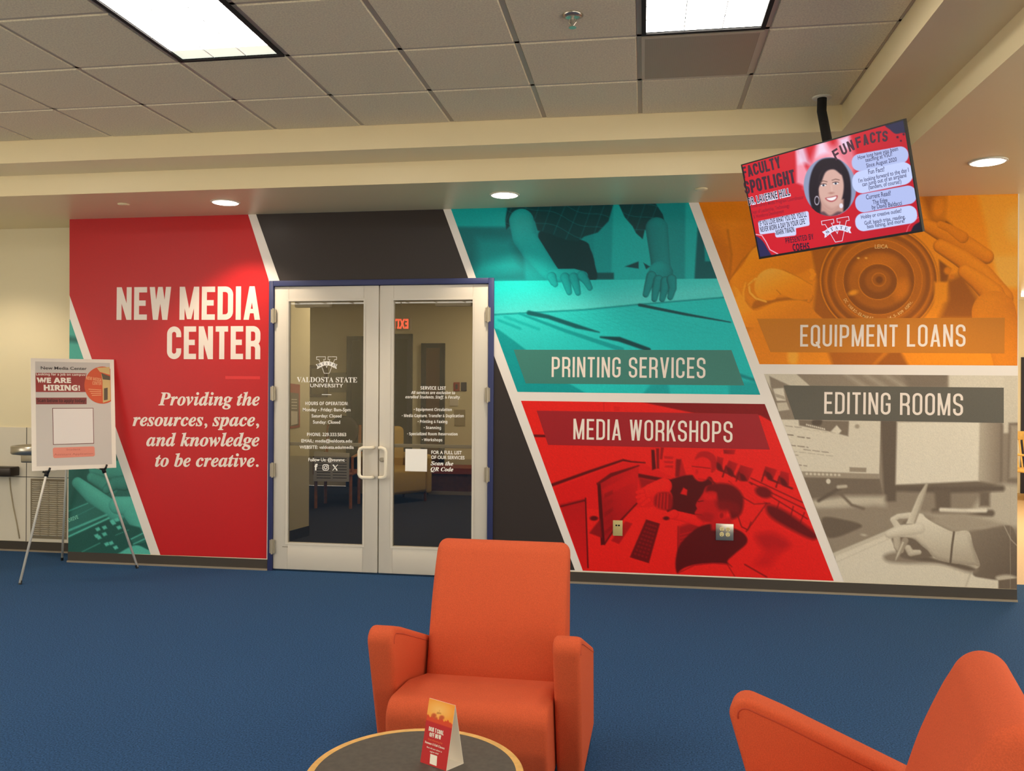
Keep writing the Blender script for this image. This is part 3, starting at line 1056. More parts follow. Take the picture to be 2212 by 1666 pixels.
for q_ in (((1170, 180), (1262, 205), (1235, 395), (1150, 340)), ((1345, 240), (1478, 290), (1390, 490), (1270, 400)), ((1520, 310), (1712, 365), (1600, 610), (1430, 500)), ((1890, 330), (2064, 380), (2010, 505), (1850, 470)), ((2120, 400), (2240, 430), (2240, 620), (2070, 590)), ((1262, 80), (1445, 80), (1420, 150), (1270, 140))):
    p.poly(K_(*q_), p.grad(K_(q_[1])[0], K_(q_[3])[0], .52, .30), 4)
    cx_, cy_ = sum(a[0] for a in q_) / 4, sum(a[1] for a in q_) / 4
    if q_[0][1] > 100:
        p.smooth(K_((cx_ - 60, cy_ - 10), (cx_ + 10, cy_ + 20), (cx_ + 50, cy_ + 110), (cx_ - 30, cy_ + 100)), .16, 6)
        p.line(K_((cx_ - 70, cy_ - 30), (cx_ - 120, cy_ + 130)), 9, .22, 3)
        p.line(K_((cx_ + 20, cy_ + 110), (cx_ + 120, cy_ + 150)), 12, .2, 4)
for a in ([(1400, 560), (1640, 700)], [(1380, 600), (1560, 705), (1660, 700)], [(1540, 540), (1880, 700)], [(1530, 565), (1890, 740)], [(1640, 640), (1900, 800)]):
    p.line(a, 8, .28, 3, .8)
p.poly([(1400, 560), (1520, 560), (1660, 690), (1560, 700)], .78, 6)
p.ell(1620, 630, 55, 34, .22, 20, 8)
p.smooth([(1650, 710), (1740, 740), (1860, 820), (1960, 900), (1930, 930), (1800, 870), (1680, 800), (1640, 750)], .18, 14)
for a in ([(1640, 700), (1510, 880)], [(1450, 760), (1480, 850), (1520, 870), (1540, 820)], [(1720, 690), (1690, 780)], [(1810, 720), (1780, 830)], [(1880, 760), (1840, 860)], [(1850, 870), (1960, 910)]):
    p.line(a, 7, .2, 3, .8)
p.smooth([(1570, 910), (1680, 890), (1790, 960), (1720, 1010), (1640, 1010)], .5, 26).smooth([(1640, 1000), (1720, 1000), (1660, 1100), (1560, 1090)], .62, 30)
p.line([(1500, 1090), (1640, 1170)], 8, .3, 4)
p.poly([(565, 575), (825, 462), (812, 700), (600, 962)], p.grad((600, 700), (820, 560), .44, .62), 3)
p.poly([(590, 610), (810, 500), (805, 560), (600, 660)], .66, 6, .6)
for k in range(5):
    p.poly([(605, 640 + 60 * k), (660, 615 + 55 * k), (660, 640 + 55 * k), (607, 668 + 60 * k)], .3 + .1 * (k % 2), 5, .6)
p.poly([(561, 578), (582, 574), (610, 962), (584, 968)], .10, 2)
p.line([(563, 576), (650, 520), (826, 460)], [14, 26, 8], .22, 3)
p.line([(606, 962), (700, 820), (812, 702)], 10, .14, 3)
p.poly([(510, 890), (580, 800), (590, 920)], .34, 5).poly([(650, 940), (740, 815), (785, 830), (700, 960)], .46, 5)
p.ell(540, 796, 26, 15, .14, 0, 4)
p.poly([(322, 705), (484, 668), (500, 1115), (470, 1122), (440, 1040)], p.grad((400, 700), (450, 1100), .52, .66), 3)
p.line([(486, 668), (502, 1110)], 9, .12, 2).line([(330, 720), (480, 682)], 12, .2, 3)
p.poly([(872, 803), (960, 830), (890, 1082), (768, 1044)], .20, 3)
for i in range(9):
    for j in range(4):
        a, c_ = (i + .5) / 9, (j + .5) / 4
        xx = (880 + 66 * c_) * (1 - a) + (786 + 96 * c_) * a
        yy = (818 + 22 * c_) * (1 - a) + (1030 + 30 * c_) * a
        p.ell(xx, yy, 8, 7, .32, 0, 3)
p.poly([(1078, 850), (1240, 800), (1200, 900), (1076, 990)], .4, 12)
p.line([(1076, 850), (1071, 1146)], 5, .3, 2)
for k in range(4):
    p.line([(1090, 900 + 22 * k), (1170, 880 + 20 * k)], 6, .6, 4)
p.smooth([(1000, 570), (1090, 530), (1180, 520), (1290, 540), (1270, 650), (1190, 790), (1010, 760), (1040, 660)], .10, 5)
p.poly([(1090, 640), (1110, 600), (1135, 615), (1130, 650)], .7, 4)
p.ell(1228, 470, 66, 92, .76, 8, 5)
p.smooth([(1185, 420), (1210, 376), (1270, 372), (1316, 410), (1316, 480), (1290, 500), (1280, 430), (1230, 405)], .48, 6)
p.line([(1165, 465), (1215, 470), (1280, 478)], 6, .35, 2).line([(1205, 545), (1250, 550)], 6, .5, 3)
p.ell(1195, 500, 9, 16, .62, 0, 4)
p.line([(1270, 540), (1310, 575), (1260, 640)], 14, .3, 4)
p.limb([(985, 590), (900, 620), (850, 640)], [52, 44, 34], .84, .06, .12)
for a in ([(850, 625), (815, 630)], [(855, 650), (815, 662)], [(860, 670), (830, 690)], [(890, 680), (850, 712)]):
    p.limb(a, [17, 11], .82, .06, .2)
p.smooth([(940, 640), (1030, 640), (1030, 740), (930, 720)], .35, 8)
for k in range(4):
    p.line([(950 + 20 * k, 640), (940 + 22 * k, 735)], 7, .7, 4)
p.limb([(1210, 815), (1120, 790), (1050, 775)], [34, 30, 30], .80, .08, .14)
p.limb([(1050, 770), (1000, 785), (975, 790)], [30, 22, 16], .82, .08, .16)
p.ell(1000, 796, 20, 12, .12, 0, 4)
p.smooth([(1075, 990), (1180, 870), (1290, 830), (1400, 850), (1490, 890), (1515, 950), (1440, 1020), (1390, 1070), (1410, 1110), (1230, 1090), (1075, 1150)], .12, 6)
p.poly([(1280, 790), (1420, 790), (1430, 880), (1290, 870)], .55, 10)
p.smooth([(1232, 640), (1260, 590), (1340, 600), (1380, 700), (1360, 800), (1270, 820), (1200, 790), (1182, 762), (1196, 735), (1190, 705)], .56, 4)
p.smooth([(1262, 590), (1340, 572), (1430, 590), (1490, 660), (1480, 760), (1420, 800), (1395, 740), (1340, 730), (1320, 650), (1260, 640)], .20, 10)
p.ell(1358, 775, 26, 32, .66, 10, 5).ell(1352, 778, 12, 18, .4, 10, 4)
p.smooth(K_((960, 760), (1050, 700), (1160, 720), (1140, 810), (1000, 830)), .70, 8, .8)
p.smooth(K_((880, 1080), (1000, 1020), (1120, 1060), (1080, 1150), (960, 1150)), .42, 12, .8)
p.smooth(K_((1150, 860), (1300, 840), (1480, 900), (1500, 1040), (1340, 1010), (1200, 980)), .30, 16, .8)
p.line([(1205, 690), (1235, 684)], 7, .2, 2).line([(1190, 770), (1225, 775)], 6, .3, 3)
p.smooth([(1070, 1150), (1120, 1110), (1220, 1086), (1380, 1085), (1430, 1130), (1440, 1180), (1060, 1180)], .82, 5)
p.line([(1075, 1146), (1180, 1095), (1300, 1082), (1390, 1090), (1436, 1165)], 6, .4, 3)
p.grain(.02).build('workshop_picture', M_print, .0016, mural)

# ---- editing: hand with a pen in front of monitors
p = Paint(WALL, [(1650, 808), (2198.5, 811.8), (2196.4, 1273), (1823.7, 1258.5)], (1600, 780, .32415), 340, 290)
p.ramp = RAMP['sepia']
p.fill(.44)
p.poly([(150, 60), (340, 60), (460, 165), (260, 300), (150, 90)], .80, 4)
p.poly([(190, 100), (330, 165), (330, 400), (270, 400), (200, 170)], .42, 5)
p.poly([(215, 185), (285, 180), (300, 265), (240, 265)], .86, 4).poly([(225, 215), (290, 235), (296, 258), (235, 240)], .6, 3)
p.poly([(240, 280), (305, 275), (325, 325), (250, 335)], .74, 4)
for x in (700, 830, 960):
    p.line([(x, 90), (x + 140, 180)], 22, .62, 16, .7)
p.poly([(1060, 60), (1385, 80), (1370, 180), (1120, 180)], .34, 18)
p.poly([(1385, 60), (1900, 60), (1900, 420), (1730, 420), (1385, 300)], .86, 10)
p.poly([(1750, 60), (1900, 60), (1900, 480), (1750, 480)], .82, 8)
p.poly([(930, 395), (1045, 395), (1035, 935), (955, 940)], .22, 10)
p.poly([(1040, 405), (1745, 410), (1740, 870), (1030, 850)], .28, 10)
p.poly([(1042, 405), (1600, 405), (1590, 800), (1032, 826)], .95, 8)
p.poly([(1592, 405), (1735, 408), (1730, 830), (1585, 800)], p.grad((1590, 600), (1735, 600), .66, .40), 10)
p.poly([(1785, 412), (1900, 410), (1900, 820), (1775, 812)], .34, 8).poly([(1800, 430), (1900, 428), (1900, 780), (1790, 780)], .55, 10)
p.poly([(1735, 820), (1900, 830), (1900, 1120), (1500, 1060), (1600, 900)], .70, 22)
p.poly([(262, 390), (932, 400), (922, 785), (420, 772)], .88, 3)
p.poly([(385, 392), (722, 400), (716, 502), (600, 472), (390, 430)], .34, 5)
p.smooth([(480, 395), (540, 395), (530, 430), (480, 425)], .16, 6).poly([(600, 470), (640, 428), (672, 465), (650, 490)], .9, 4)
for k in range(10):
    p.ell(440 + 13 * k, 425 + 3.2 * k, 5, 6, .92, 0, 2)
p.ell(776, 436, 16, 14, .55, 0, 5)
for y, x0, x1, a in ((432, 300, 420, .6), (455, 420, 640, .78), (490, 305, 370, .35), (505, 380, 470, .4), (560, 320, 460, .45), (590, 420, 610, .55), (600, 330, 640, .72), (625, 350, 390, .6), (690, 360, 455, .5)):
    for k in range(int((x1 - x0) / 12)):
        if k % 5 != 4:
            p.line([(x0 + 12 * k, y + .12 * 12 * k), (x0 + 12 * k + 8, y + .12 * (12 * k + 8))], 7, a, 2)
p.poly([(725, 708), (838, 712), (836, 742), (725, 738)], .5, 3)
p.poly([(405, 735), (924, 752), (922, 785), (420, 776)], .52, 4)
for k in range(9):
    p.ell(440 + 27 * k, 752 + 1.0 * k, 9, 8, .82, 0, 3)
p.poly([(422, 776), (924, 786), (960, 930), (480, 935)], .30, 6)
p.ell(584, 802, 15, 17, .88, 0, 3)
p.poly([(470, 930), (700, 900), (960, 900), (970, 990), (800, 1000), (500, 990)], .72, 20)
p.poly([(500, 985), (900, 960), (1200, 1000), (1300, 1060), (1000, 1120), (620, 1290), (530, 1040)], .46, 22)
p.line([(520, 930), (640, 860), (700, 830)], [24, 22, 20], .22, 8).line([(650, 840), (700, 835)], 22, .7, 6)
p.line([(660, 880), (740, 960), (820, 985)], 18, .30, 7)
p.line([(1030, 850), (1400, 860), (1740, 850)], 40, .22, 12)
p.poly([(1290, 860), (1400, 860), (1400, 1000), (1300, 1000)], .25, 12).poly([(1590, 870), (1660, 870), (1660, 970), (1590, 970)], .28, 12)
p.line([(1290, 1005), (1670, 1015)], 44, .24, 10).line([(1335, 992), (1480, 998), (1630, 996)], 27, .95, 7)
p.poly([(1200, 1010), (1500, 1010), (1760, 1090), (1600, 1140), (1400, 1100)], .58, 20)
p.smooth([(545, 1045), (700, 1060), (800, 1090), (780, 1120), (590, 1180)], .24, 8)
p.ell(820, 1160, 18, 7, .7, 10, 6)
p.poly([(625, 1285), (1000, 1125), (1600, 1350), (1540, 1560), (660, 1520)], .88, 4)
p.line([(625, 1290), (1010, 1130)], 26, .76, 5).line([(640, 1340), (1000, 1180)], 5, .76, 4)
H_ = lambda *pts: [(863.8 + .463 * x, 771.3 + .463 * y) for x, y in pts]
p.poly([(1500, 1520), (1560, 1400), (1720, 1450), (1720, 1560)], .9, 10).line([(1540, 1390), (1500, 1500)], 8, .7, 6)
p.smooth(H_((1420, 780), (1650, 750), (1925, 700), (2080, 800), (2200, 1450), (1560, 1450), (1480, 1350), (1560, 1280), (1480, 1000)), p.grad((1540, 1140), (1840, 1420), .38, .22), 6)
p.poly(H_((1130, 560), (1300, 560), (1900, 700), (1410, 785), (1190, 790), (860, 640)), .56, 14)
p.smooth(H_((200, 1130), (400, 1080), (760, 1110), (1000, 1190), (1400, 1260), (1540, 1340), (1420, 1380), (1000, 1260), (500, 1250), (240, 1220)), .42, 16)
p.smooth(H_((500, 1160), (760, 1140), (1000, 1210), (1300, 1260), (1500, 1330), (1380, 1340), (1000, 1240), (700, 1210)), .24, 8)
p.smooth(H_((320, 870), (600, 880), (760, 1000), (900, 1110), (860, 1160), (520, 1180), (400, 1120), (350, 1000)), .28, 8)
p.limb(H_((380, 880), (390, 1000), (440, 1060)), [26, 26, 22], .66, .12, .2)
p.limb(H_((540, 1030), (580, 1100), (700, 1090)), [24, 25, 18], .72, .16, .3, (.1, -1), 4)
p.line(H_((500, 920), (430, 1060), (358, 1215)), [44, 34, 4], .52, 4)
p.line(H_((470, 950), (400, 1110), (362, 1200)), [12, 12, 2], .74, 3)
p.limb(H_((720, 590), (560, 560), (400, 575), (325, 620), (390, 720)), [30, 22, 19, 20, 24], .82, .14, .22, (-.1, -1), 4)
p.poly(H_((470, 640), (560, 610), (560, 700), (450, 700)), .36, 6)
hand = H_((200, 830), (300, 745), (450, 695), (620, 680), (690, 560), (730, 545), (870, 640), (1030, 725), (1190, 790), (1410, 787), (1480, 1010), (1575, 1285), (1400, 1265), (1140, 1235), (960, 1185), (880, 1130), (800, 1030), (640, 890), (420, 868), (260, 880))
p.smooth(hand, p.grad(H_((0, 620))[0], H_((0, 1200))[0], .92, .62), 4)
hd_ = p.sdpoly(hand)
p.mix(np.clip(1 + hd_ / 26, 0, 1) * (hd_ < 0) * np.clip((p.y - 1110) / 120, 0, 1) * .5, .42)
p.limb(H_((700, 740), (430, 780), (270, 825)), [36, 33, 25], .86, .12, .16, (-.1, -1), 10, .8)
p.poly(H_((806, 84), (832, 98), (790, 260), (705, 520), (640, 680), (515, 675), (590, 510), (690, 270)), p.grad(H_((600, 400))[0], H_((740, 440))[0], .88, .62), 4)
p.line(H_((825, 110), (770, 290), (690, 520), (640, 660)), [4, 8, 10, 10], .5, 5, .8)
p.line(H_((1203, 800), (1175, 1000), (1152, 1235)), 14, .24, 3)
p.line([(1755, 1098), (1800, 1190), (1840, 1230)], 6, .6, 3)
p.smooth([(1700, 1440), (1780, 1425), (1850, 1450), (1850, 1500), (1740, 1480)], .72, 10)
p.poly([(1718, 1462), (1900, 1440), (1900, 1540), (1718, 1530)], .26, 5)
p.line([(1796, 830), (1796, 1530)], 3, .62, 1.5, .7)
p.grain(.018).build('editing_picture', M_print, .0016, mural)

# ---- keyboard picture at the far left
p = Paint(WALL, [(150.4, 690), (151.5, 690), (325.6, 1198), (147.5, 1193)], (0, 890, .24017), 140, 300)
p.ramp = RAMP['green']
p.fill(.30)
p.poly([(400, -1000), (800, -1000), (900, -420), (500, -440)], .62, 30).poly([(500, -700), (900, -640), (900, -600), (500, -640)], .3, 20)
p.ell(700, 700, 160, 170, .24, 0, 50)
p.limb([(860, 520), (960, 540), (1080, 520)], [60, 66, 90], .60, .14, .16)
p.limb([(830, 590), (930, 640), (1010, 690)], [48, 60, 60], .56, .16, .2)
p.limb([(960, 700), (1040, 640), (1120, 640)], [40, 60, 70], .46, .14, .2)
p.limb([(700, 640), (830, 750), (960, 850), (1040, 900)], [52, 74, 84, 90], .66, .16, .16, (.3, -.8))
p.limb([(1060, 840), (1160, 850), (1260, 960), (1320, 1060)], [80, 90, 110, 90], .66, .14, .14, (-.3, -.8))
p.poly([(560, 960), (800, 820), (960, 920), (560, 1140)], .32, 8)
p.line([(600, 900), (790, 822)], 9, .62, 4).line([(600, 980), (860, 850)], 5, .5, 3)
p.line([(600, 1075), (960, 925)], 18, .66, 4).line([(600, 1130), (980, 955)], 14, .74, 4).line([(600, 1102), (970, 940)], 6, .25, 3)
p.poly([(560, 1160), (980, 970), (1260, 1040), (1400, 1300), (560, 1300)], .20, 8)
for x, y in ((1010, 985), (1050, 970), (1070, 1040), (880, 1055), (940, 1040), (940, 1100), (890, 1130), (960, 1190), (1000, 1180), (1040, 1220), (1020, 1000), (870, 1115)):
    p.poly([(x - 24, y - 6), (x + 10, y - 20), (x + 26, y + 6), (x - 6, y + 20)], .74, 5)
p.line([(740, 1258), (900, 1180)], 8, .55, 4).line([(1040, 1110), (1160, 1060)], 5, .55, 3)
p.poly([(1170, 1140), (1290, 1080), (1330, 1170), (1210, 1190)], .3, 4)
p.line([(1180, 1145), (1300, 1085)], 9, .72, 3).line([(1200, 1190), (1330, 1130)], 9, .72, 3)
p.smooth([(1090, 1260), (1220, 1200), (1330, 1240), (1400, 1290), (1080, 1290)], .72, 6)
p.grain(.02).build('keyboard_picture', M_print, .0016, mural)
pz = zf(0, 890, .24017)
f = Flat(WALL, .0022)
f.text('DRIVE', pz(622, 992), pz(708, 958), 34 * .24, 'bold')
f.build('drive_lettering', mat('mural_green_ink', (120, 200, 178), .45), mural)

# ---- captions
Zc4, Zc5, Zc6, Zc7 = zf(1060, 420, .28933), zf(1100, 850, .33906), zf(1500, 400, .32188), zf(1600, 780, .32415)


def caption(nm, quad, m, text, p0, p1, cap, st=.108):
    f = Flat(WALL, .0024)
    f.poly(quad)
    bnd = f.build(nm, m, mural)
    g_ = Flat(WALL, .0032)
    g_.cond(text, p0, p1, cap, st, .115, .42)
    g_.build('caption_lettering', M_letter, bnd)


caption('teal_caption_band', [(1109.8, 755.6), (1580, 756.5), (1607.7, 832.9), (1135.8, 828.5)], M_tealband, 'PRINTING SERVICES', (1191.6, 814.6), (1523.5, 817.4), 43.5)
caption('red_caption_band', [(1159.3, 887.3), (1637.4, 894.8), (1662.8, 971.4), (1184, 961.2)], M_redband, 'MEDIA WORKSHOPS', (1238.5, 949.2), (1582, 956.2), 44.5)
caption('orange_caption_band', [(1635.2, 688.7), (2170, 686.5), (2169.5, 763.7), (1664, 761)], M_orangeband, 'EQUIPMENT LOANS', (1728.2, 748.8), (2085, 749.2), 46.8)
caption('grey_caption_band', [(1692.4, 832.8), (2168, 837.7), (2168, 913.9), (1716.7, 906.4)], M_greyband, 'EDITING ROOMS', (1780, 894), (2079.7, 898.4), 47)
f = Flat(WALL, .0024)
f.cond('NEW MEDIA', (252, 691.3), (562, 691), 70.5, .165, .085, .22)
f.cond('CENTER', (361, 776), (562.5, 776.3), 70.5, .165, .085)
f.build('title_lettering', M_letter, mural)
f = Flat(WALL, .0024)
f.poly([(487, 812.5), (562, 813), (562, 819.5), (487, 819)])
f.build('title_rule', M_rule, mural)
f = Flat(WALL, .0024)
for t_, l_, r_, y_ in (('Providing the', 342.5, 561.5, 875.5), ('resources, space,', 286.6, 560, 920), ('and knowledge', 316.4, 561, 963.5), ('to be creative.', 335.3, 559, 1007.8)):
    f = Flat(WALL, .0024)
    f.text(t_, (l_, y_), (r_, y_ + .4), 27.5, 'serifit', .012)
    f.build('tagline_lettering', M_letter, mural)

# ================================================================== DOUBLE DOOR
bx = lambda px: wx(px)
LX0, LX1 = wx(592), wx(817.2)
RX0_, RX1_ = wx(819.8), wx(1054.5)
DTOP, DBOT = wz(820, 617), .014
GZ0, GZ1 = .236, wz(700, 650.5)
fr = MB()
fr.box((DX0, DW - .02, 0), (LX0 - .002, DW + TH, DZ)).box((RX1_ + .002, DW - .02, 0), (DX1, DW + TH, DZ)).box((LX0 - .002, DW - .02, DTOP + .003), (RX1_ + .002, DW + TH, DZ))
o = fr.build('door_frame', M_blue, bevel=(.003, 2))
struct(o, 'dark blue metal frame round the double glass door', 'door frame')
f = Flat(Plane((0, DW - .021, 0), (1, 0, 0), (0, 0, 1)), 0)

M_glass = bpy.data.materials.new('door_glass')
M_glass.use_nodes = True
nt = M_glass.node_tree
nt.nodes.remove(nt.nodes['Principled BSDF'])
tr, gl, mx, fz = nt.nodes.new('ShaderNodeBsdfTransparent'), nt.nodes.new('ShaderNodeBsdfGlossy'), nt.nodes.new('ShaderNodeMixShader'), nt.nodes.new('ShaderNodeFresnel')
tr.inputs[0].default_value = (.86, .84, .80, 1)
gl.inputs['Roughness'].default_value = .01
fz.inputs[0].default_value = 1.75
nt.links.new(fz.outputs[0], mx.inputs[0])
nt.links.new(tr.outputs[0], mx.inputs[1])
nt.links.new(gl.outputs[0], mx.inputs[2])
nt.links.new(mx.outputs[0], nt.nodes['Material Output'].inputs[0])


def leaf(nm, x0, x1, gx0, gx1, hinge_px, label, closer):
    t = thing(nm, label, 'door', ((x0 + x1) / 2, DW, 0), kind='structure')
    y0, y1 = DW, DW + .045
    b = MB()
    b.box((x0, y0, DBOT), (gx0, y1, DTOP)).box((gx1, y0, DBOT), (x1, y1, DTOP))
    b.box((gx0, y0, DBOT), (gx1, y1, GZ0)).box((gx0, y0, GZ1), (gx1, y1, DTOP))
    b.build('leaf_frame', M_alu, t, bevel=(.003, 2))
    b = MB()
    e = .016
    b.box((gx0 - e, y0 - .004, GZ0 - e), (gx0, y0 + .004, GZ1 + e)).box((gx1, y0 - .004, GZ0 - e), (gx1 + e, y0 + .004, GZ1 + e))
    b.box((gx0, y0 - .004, GZ0 - e), (gx1, y0 + .004, GZ0)).box((gx0, y0 - .004, GZ1), (gx1, y0 + .004, GZ1 + e))
    b.build('glazing_bead', M_alu, t)
    MB().box((gx0, y0 + .020, GZ0), (gx1, y0 + .024, GZ1)).build('glass_pane', M_glass, t)
    for hx, hy in hinge_px:
        z = wz(hx, hy)
        xx = x0 if hx < 800 else x1
        h = MB()
        h.tube([(xx, y0 - .024, z - .062), (xx, y0 - .024, z + .062)], .0085, 12)
        h.box((xx - .022, y0 - .021, z - .055), (xx + .020, y0 - .006, z + .055))
        h.build('hinge', M_hinge, t)
    zb = wz(820, 963)
    MB().box((gx0, y0 + .034, zb - .014), (gx1, y0 + .06, zb + .014)).build('push_bar', M_alu, t, bevel=(.004, 2))
    c0, c1 = closer
    MB().box((wx(c0), y1 + .005, GZ1 - .045), (wx(c1), y1 + .06, GZ1 + .03)).build('door_closer', M_trimwhite, t, bevel=(.006, 2))
    return t


def pull(t, px_in, px_out, y0px, y1px, parent):
    z1, z0 = wz(px_in, y0px), wz(px_in, y1px)
    xi, xo = wx(px_in), wx(px_out)
    r = .03
    sg = 1 if xo > xi else -1
    pts = [(xi, DW + .001, z1), (xi, DW - .035, z1), (xi + sg * .012, DW - .055, z1)]
    pts += [(xo - sg * r, DW - .058, z1), (xo - sg * r * .3, DW - .058, z1 - r * .3), (xo, DW - .058, z1 - r)]
    pts += [(xo, DW - .058, z0 + r), (xo - sg * r * .3, DW - .058, z0 + r * .3), (xo - sg * r, DW - .058, z0)]
    pts += [(xi + sg * .012, DW - .055, z0), (xi, DW - .035, z0), (xi, DW + .001, z0)]
    MB().tube(pts, .0145, 14).build('pull_handle', M_pull, parent, smooth=True)


d1 = leaf('door_1', LX0, LX1, wx(623), wx(785), [(588, 683), (588, 850), (586, 1015), (585, 1180)], 'left white glass door with opening hours and round-cornered pull', (630, 707))
d2 = leaf('door_2', RX0_, RX1_, wx(849.5), wx(1020.5), [(1052, 680), (1051, 853), (1050, 1025)], 'right white glass door listing the services', (936, 1014))
pull(None, 808, 782, 967, 1031, d1)
pull(None, 824, 839, 967, 1031, d2)
zl = wz(826, 993)
MB().lathe([(.02, 0), (.02, .008), (.014, .012), (.013, .014)], (wx(826.5), DW, zl), 24, (0, -1, 0)).build('lock_cylinder', M_steel, d2)
MB().box((wx(612), DW - .001, .196), (wx(624), DW, .202)).build('maker_plate', M_basecap, d1)

GLASS = Plane((0, DW + .0195, 0), (1, 0, 0), (0, 0, 1))
zg = zf(600, 750, .19892)


def logo(plane, off, quad, parent, line_m, fill_m, text_m, vfill=None):
    """slab V with a curved banner reading STATE; quad: px of top-left, top-right, bottom-left"""
    tl, trr, bl = [Vector(q) for q in quad]
    mp = lambda x, y: tuple(tl + (trr - tl) * ((x - 415) / 230) + (bl - tl) * ((y - 105) / 180))
    V = [(422, 105), (518, 105), (518, 135), (497, 135), (531, 222), (567, 135), (545, 135), (545, 105), (640, 105), (640, 135), (617, 135), (560, 285), (505, 285), (447, 135), (422, 135)]
    grp = None
    if vfill:
        f = Flat(plane, off)
        for q in ([(422, 105), (518, 105), (518, 135), (422, 135)], [(545, 105), (640, 105), (640, 135), (545, 135)], [(447, 135), (497, 135), (531, 222), (560, 285), (505, 285)], [(617, 135), (560, 285), (531, 222), (567, 135)]):
            f.poly([mp(*a) for a in q])
        f.build('emblem_letter', vfill, parent)
    f = Flat(plane, off + .0004)
    k = (trr - tl).length / 230
    f.stroke([mp(*a) for a in V], 4.2 * k, True)
    f.build('emblem_outline', line_m, parent)
    f = Flat(plane, off + .0008)
    ax = [440 + 187 * i / 14 for i in range(15)]
    ctr = [(x, 214 - 34 * (1 - ((x - 533) / 94) ** 2)) for x in ax]
    f.stroke([mp(x, y - 4) for x, y in ctr], 44 * k)
    f.poly([mp(x, y) for x, y in ((414, 188), (440, 182), (446, 232), (426, 238), (432, 212))])
    f.poly([mp(x, y) for x, y in ((648, 188), (626, 182), (622, 232), (642, 238), (634, 212))])
    f.build('emblem_banner', fill_m, parent)
    f = Flat(plane, off + .0012)
    for i, ch in enumerate('STATE'):
        x = 462 + 35 * i
        y = 214 - 34 * (1 - ((x - 533) / 94) ** 2)
        sl = 34 * 2 * (x - 533) / 94 ** 2
        f.text(ch, mp(x - 11, y + 9 - sl * 11), mp(x + 11, y + 9 + sl * 11), 26 * k, 'serif')
    f.build('emblem_lettering', text_m, parent)


M_inkdark = mat('dark_ink', (52, 46, 44), .6)
logo(GLASS, 0, (zg(415, 105), zg(645, 105), zg(415, 285)), d1, M_vinyl, M_vinyl, M_inkdark)
f = Flat(GLASS, 0)
f.text('VALDOSTA STATE', zg(207, 380), zg(862, 384), 54 * .199, 'serif')
f.text('UNIVERSITY', zg(352, 435), zg(710, 438), 38 * .199, 'plain', .012)
f.stroke([zg(478, 515), zg(583, 517)], 1.4)
f.build('university_lettering', M_vinyl, d1)
f = Flat(GLASS, 0)
for t_, l_, r_, y_, c_, s_ in (('HOURS OF OPERATION:', 300, 765, 629, 36, 'bold'), ('Monday - Friday: 8am-5pm', 272, 790, 696, 36, 'plain'), ('Saturday: Closed', 367, 692, 763, 34, 'plain'), ('Sunday: Closed', 382, 678, 830, 34, 'plain'),
                               ('PHONE: 229.333.5863', 317, 743, 966, 36, 'bold'), ('EMAIL: media@valdosta.edu', 256, 806, 1034, 34, 'plain'), ('WEBSITE: valdosta.edu/media', 237, 826, 1103, 34, 'plain'), ('Follow Us: @vsunmc', 332, 726, 1240, 36, 'plain')):
    f.text(t_, zg(l_, y_), zg(r_, y_ + 2), c_ * .199, s_, 0 if s_ == 'bold' else .016)
f.build('hours_lettering', M_vinyl, d1)
f = Flat(GLASS, 0)
f.text('f', zg(398, 1338), zg(434, 1339), 66 * .199, 'bold', .02)
f.stroke(fillet([(*zg(490, 1277), 3), (*zg(550, 1277), 3), (*zg(550, 1337), 3), (*zg(490, 1337), 3)], True), 1.6, True)
f.stroke(arc(*zg(520, 1307), 3.0, 0, 345, 16), 1.5, True)
f.poly([zg(535, 1286), zg(542, 1286), zg(542, 1293), zg(535, 1293)])
f.stroke([zg(600, 1277), zg(645, 1341)], 2.6)
f.stroke([zg(650, 1277), zg(596, 1341)], 1.3)
f.build('social_icon', M_vinyl, d1)
f = Flat(GLASS, 0)
for t_, l_, r_, y_, c_, s_ in (('SERVICE LIST', 1550, 1826, 461, 36, 'bold'), ('All services are exclusive to', 1448, 1925, 509, 31, 'boldit'), ('enrolled Students, Staff, & Faculty.', 1386, 1983, 557, 31, 'boldit'),
                               ('• Equipment Circulation', 1478, 1890, 692, 31, 'bold'), ('• Media Capture, Transfer & Duplication', 1348, 2020, 760, 32, 'bold'), ('• Printing & Faxing', 1520, 1841, 823, 31, 'bold'), ('• Scanning', 1586, 1773, 889, 31, 'bold'),
                               ('• Specialized Room Reservation', 1405, 1952, 957, 31, 'bold'), ('• Workshops', 1566, 1787, 1021, 31, 'bold')):
    f.text(t_, zg(l_, y_), zg(r_, y_ + 3), c_ * .199, s_)
f.build('services_lettering', M_vinyl, d2)
f = Flat(GLASS, 0)
f.text('FOR A FULL LIST', zg(1667, 1160), zg(1998, 1165), 36 * .199, 'plain', .02)
f.text('OF OUR SERVICES', zg(1665, 1214), zg(2029, 1220), 36 * .199, 'plain', .02)
f.text('Scan the', zg(1660, 1282), zg(1906, 1287), 42 * .199, 'serifit', .015)
f.text('QR Code', zg(1660, 1345), zg(1906, 1350), 42 * .199, 'serifit', .015)
f.build('scan_lettering', M_vinyl, d2)
f = Flat(GLASS, 0)
f.poly([zg(1386, 1105), zg(1623, 1108), zg(1620, 1353), zg(1383, 1347)])
f.build('code_sticker', M_vinyl, d2)

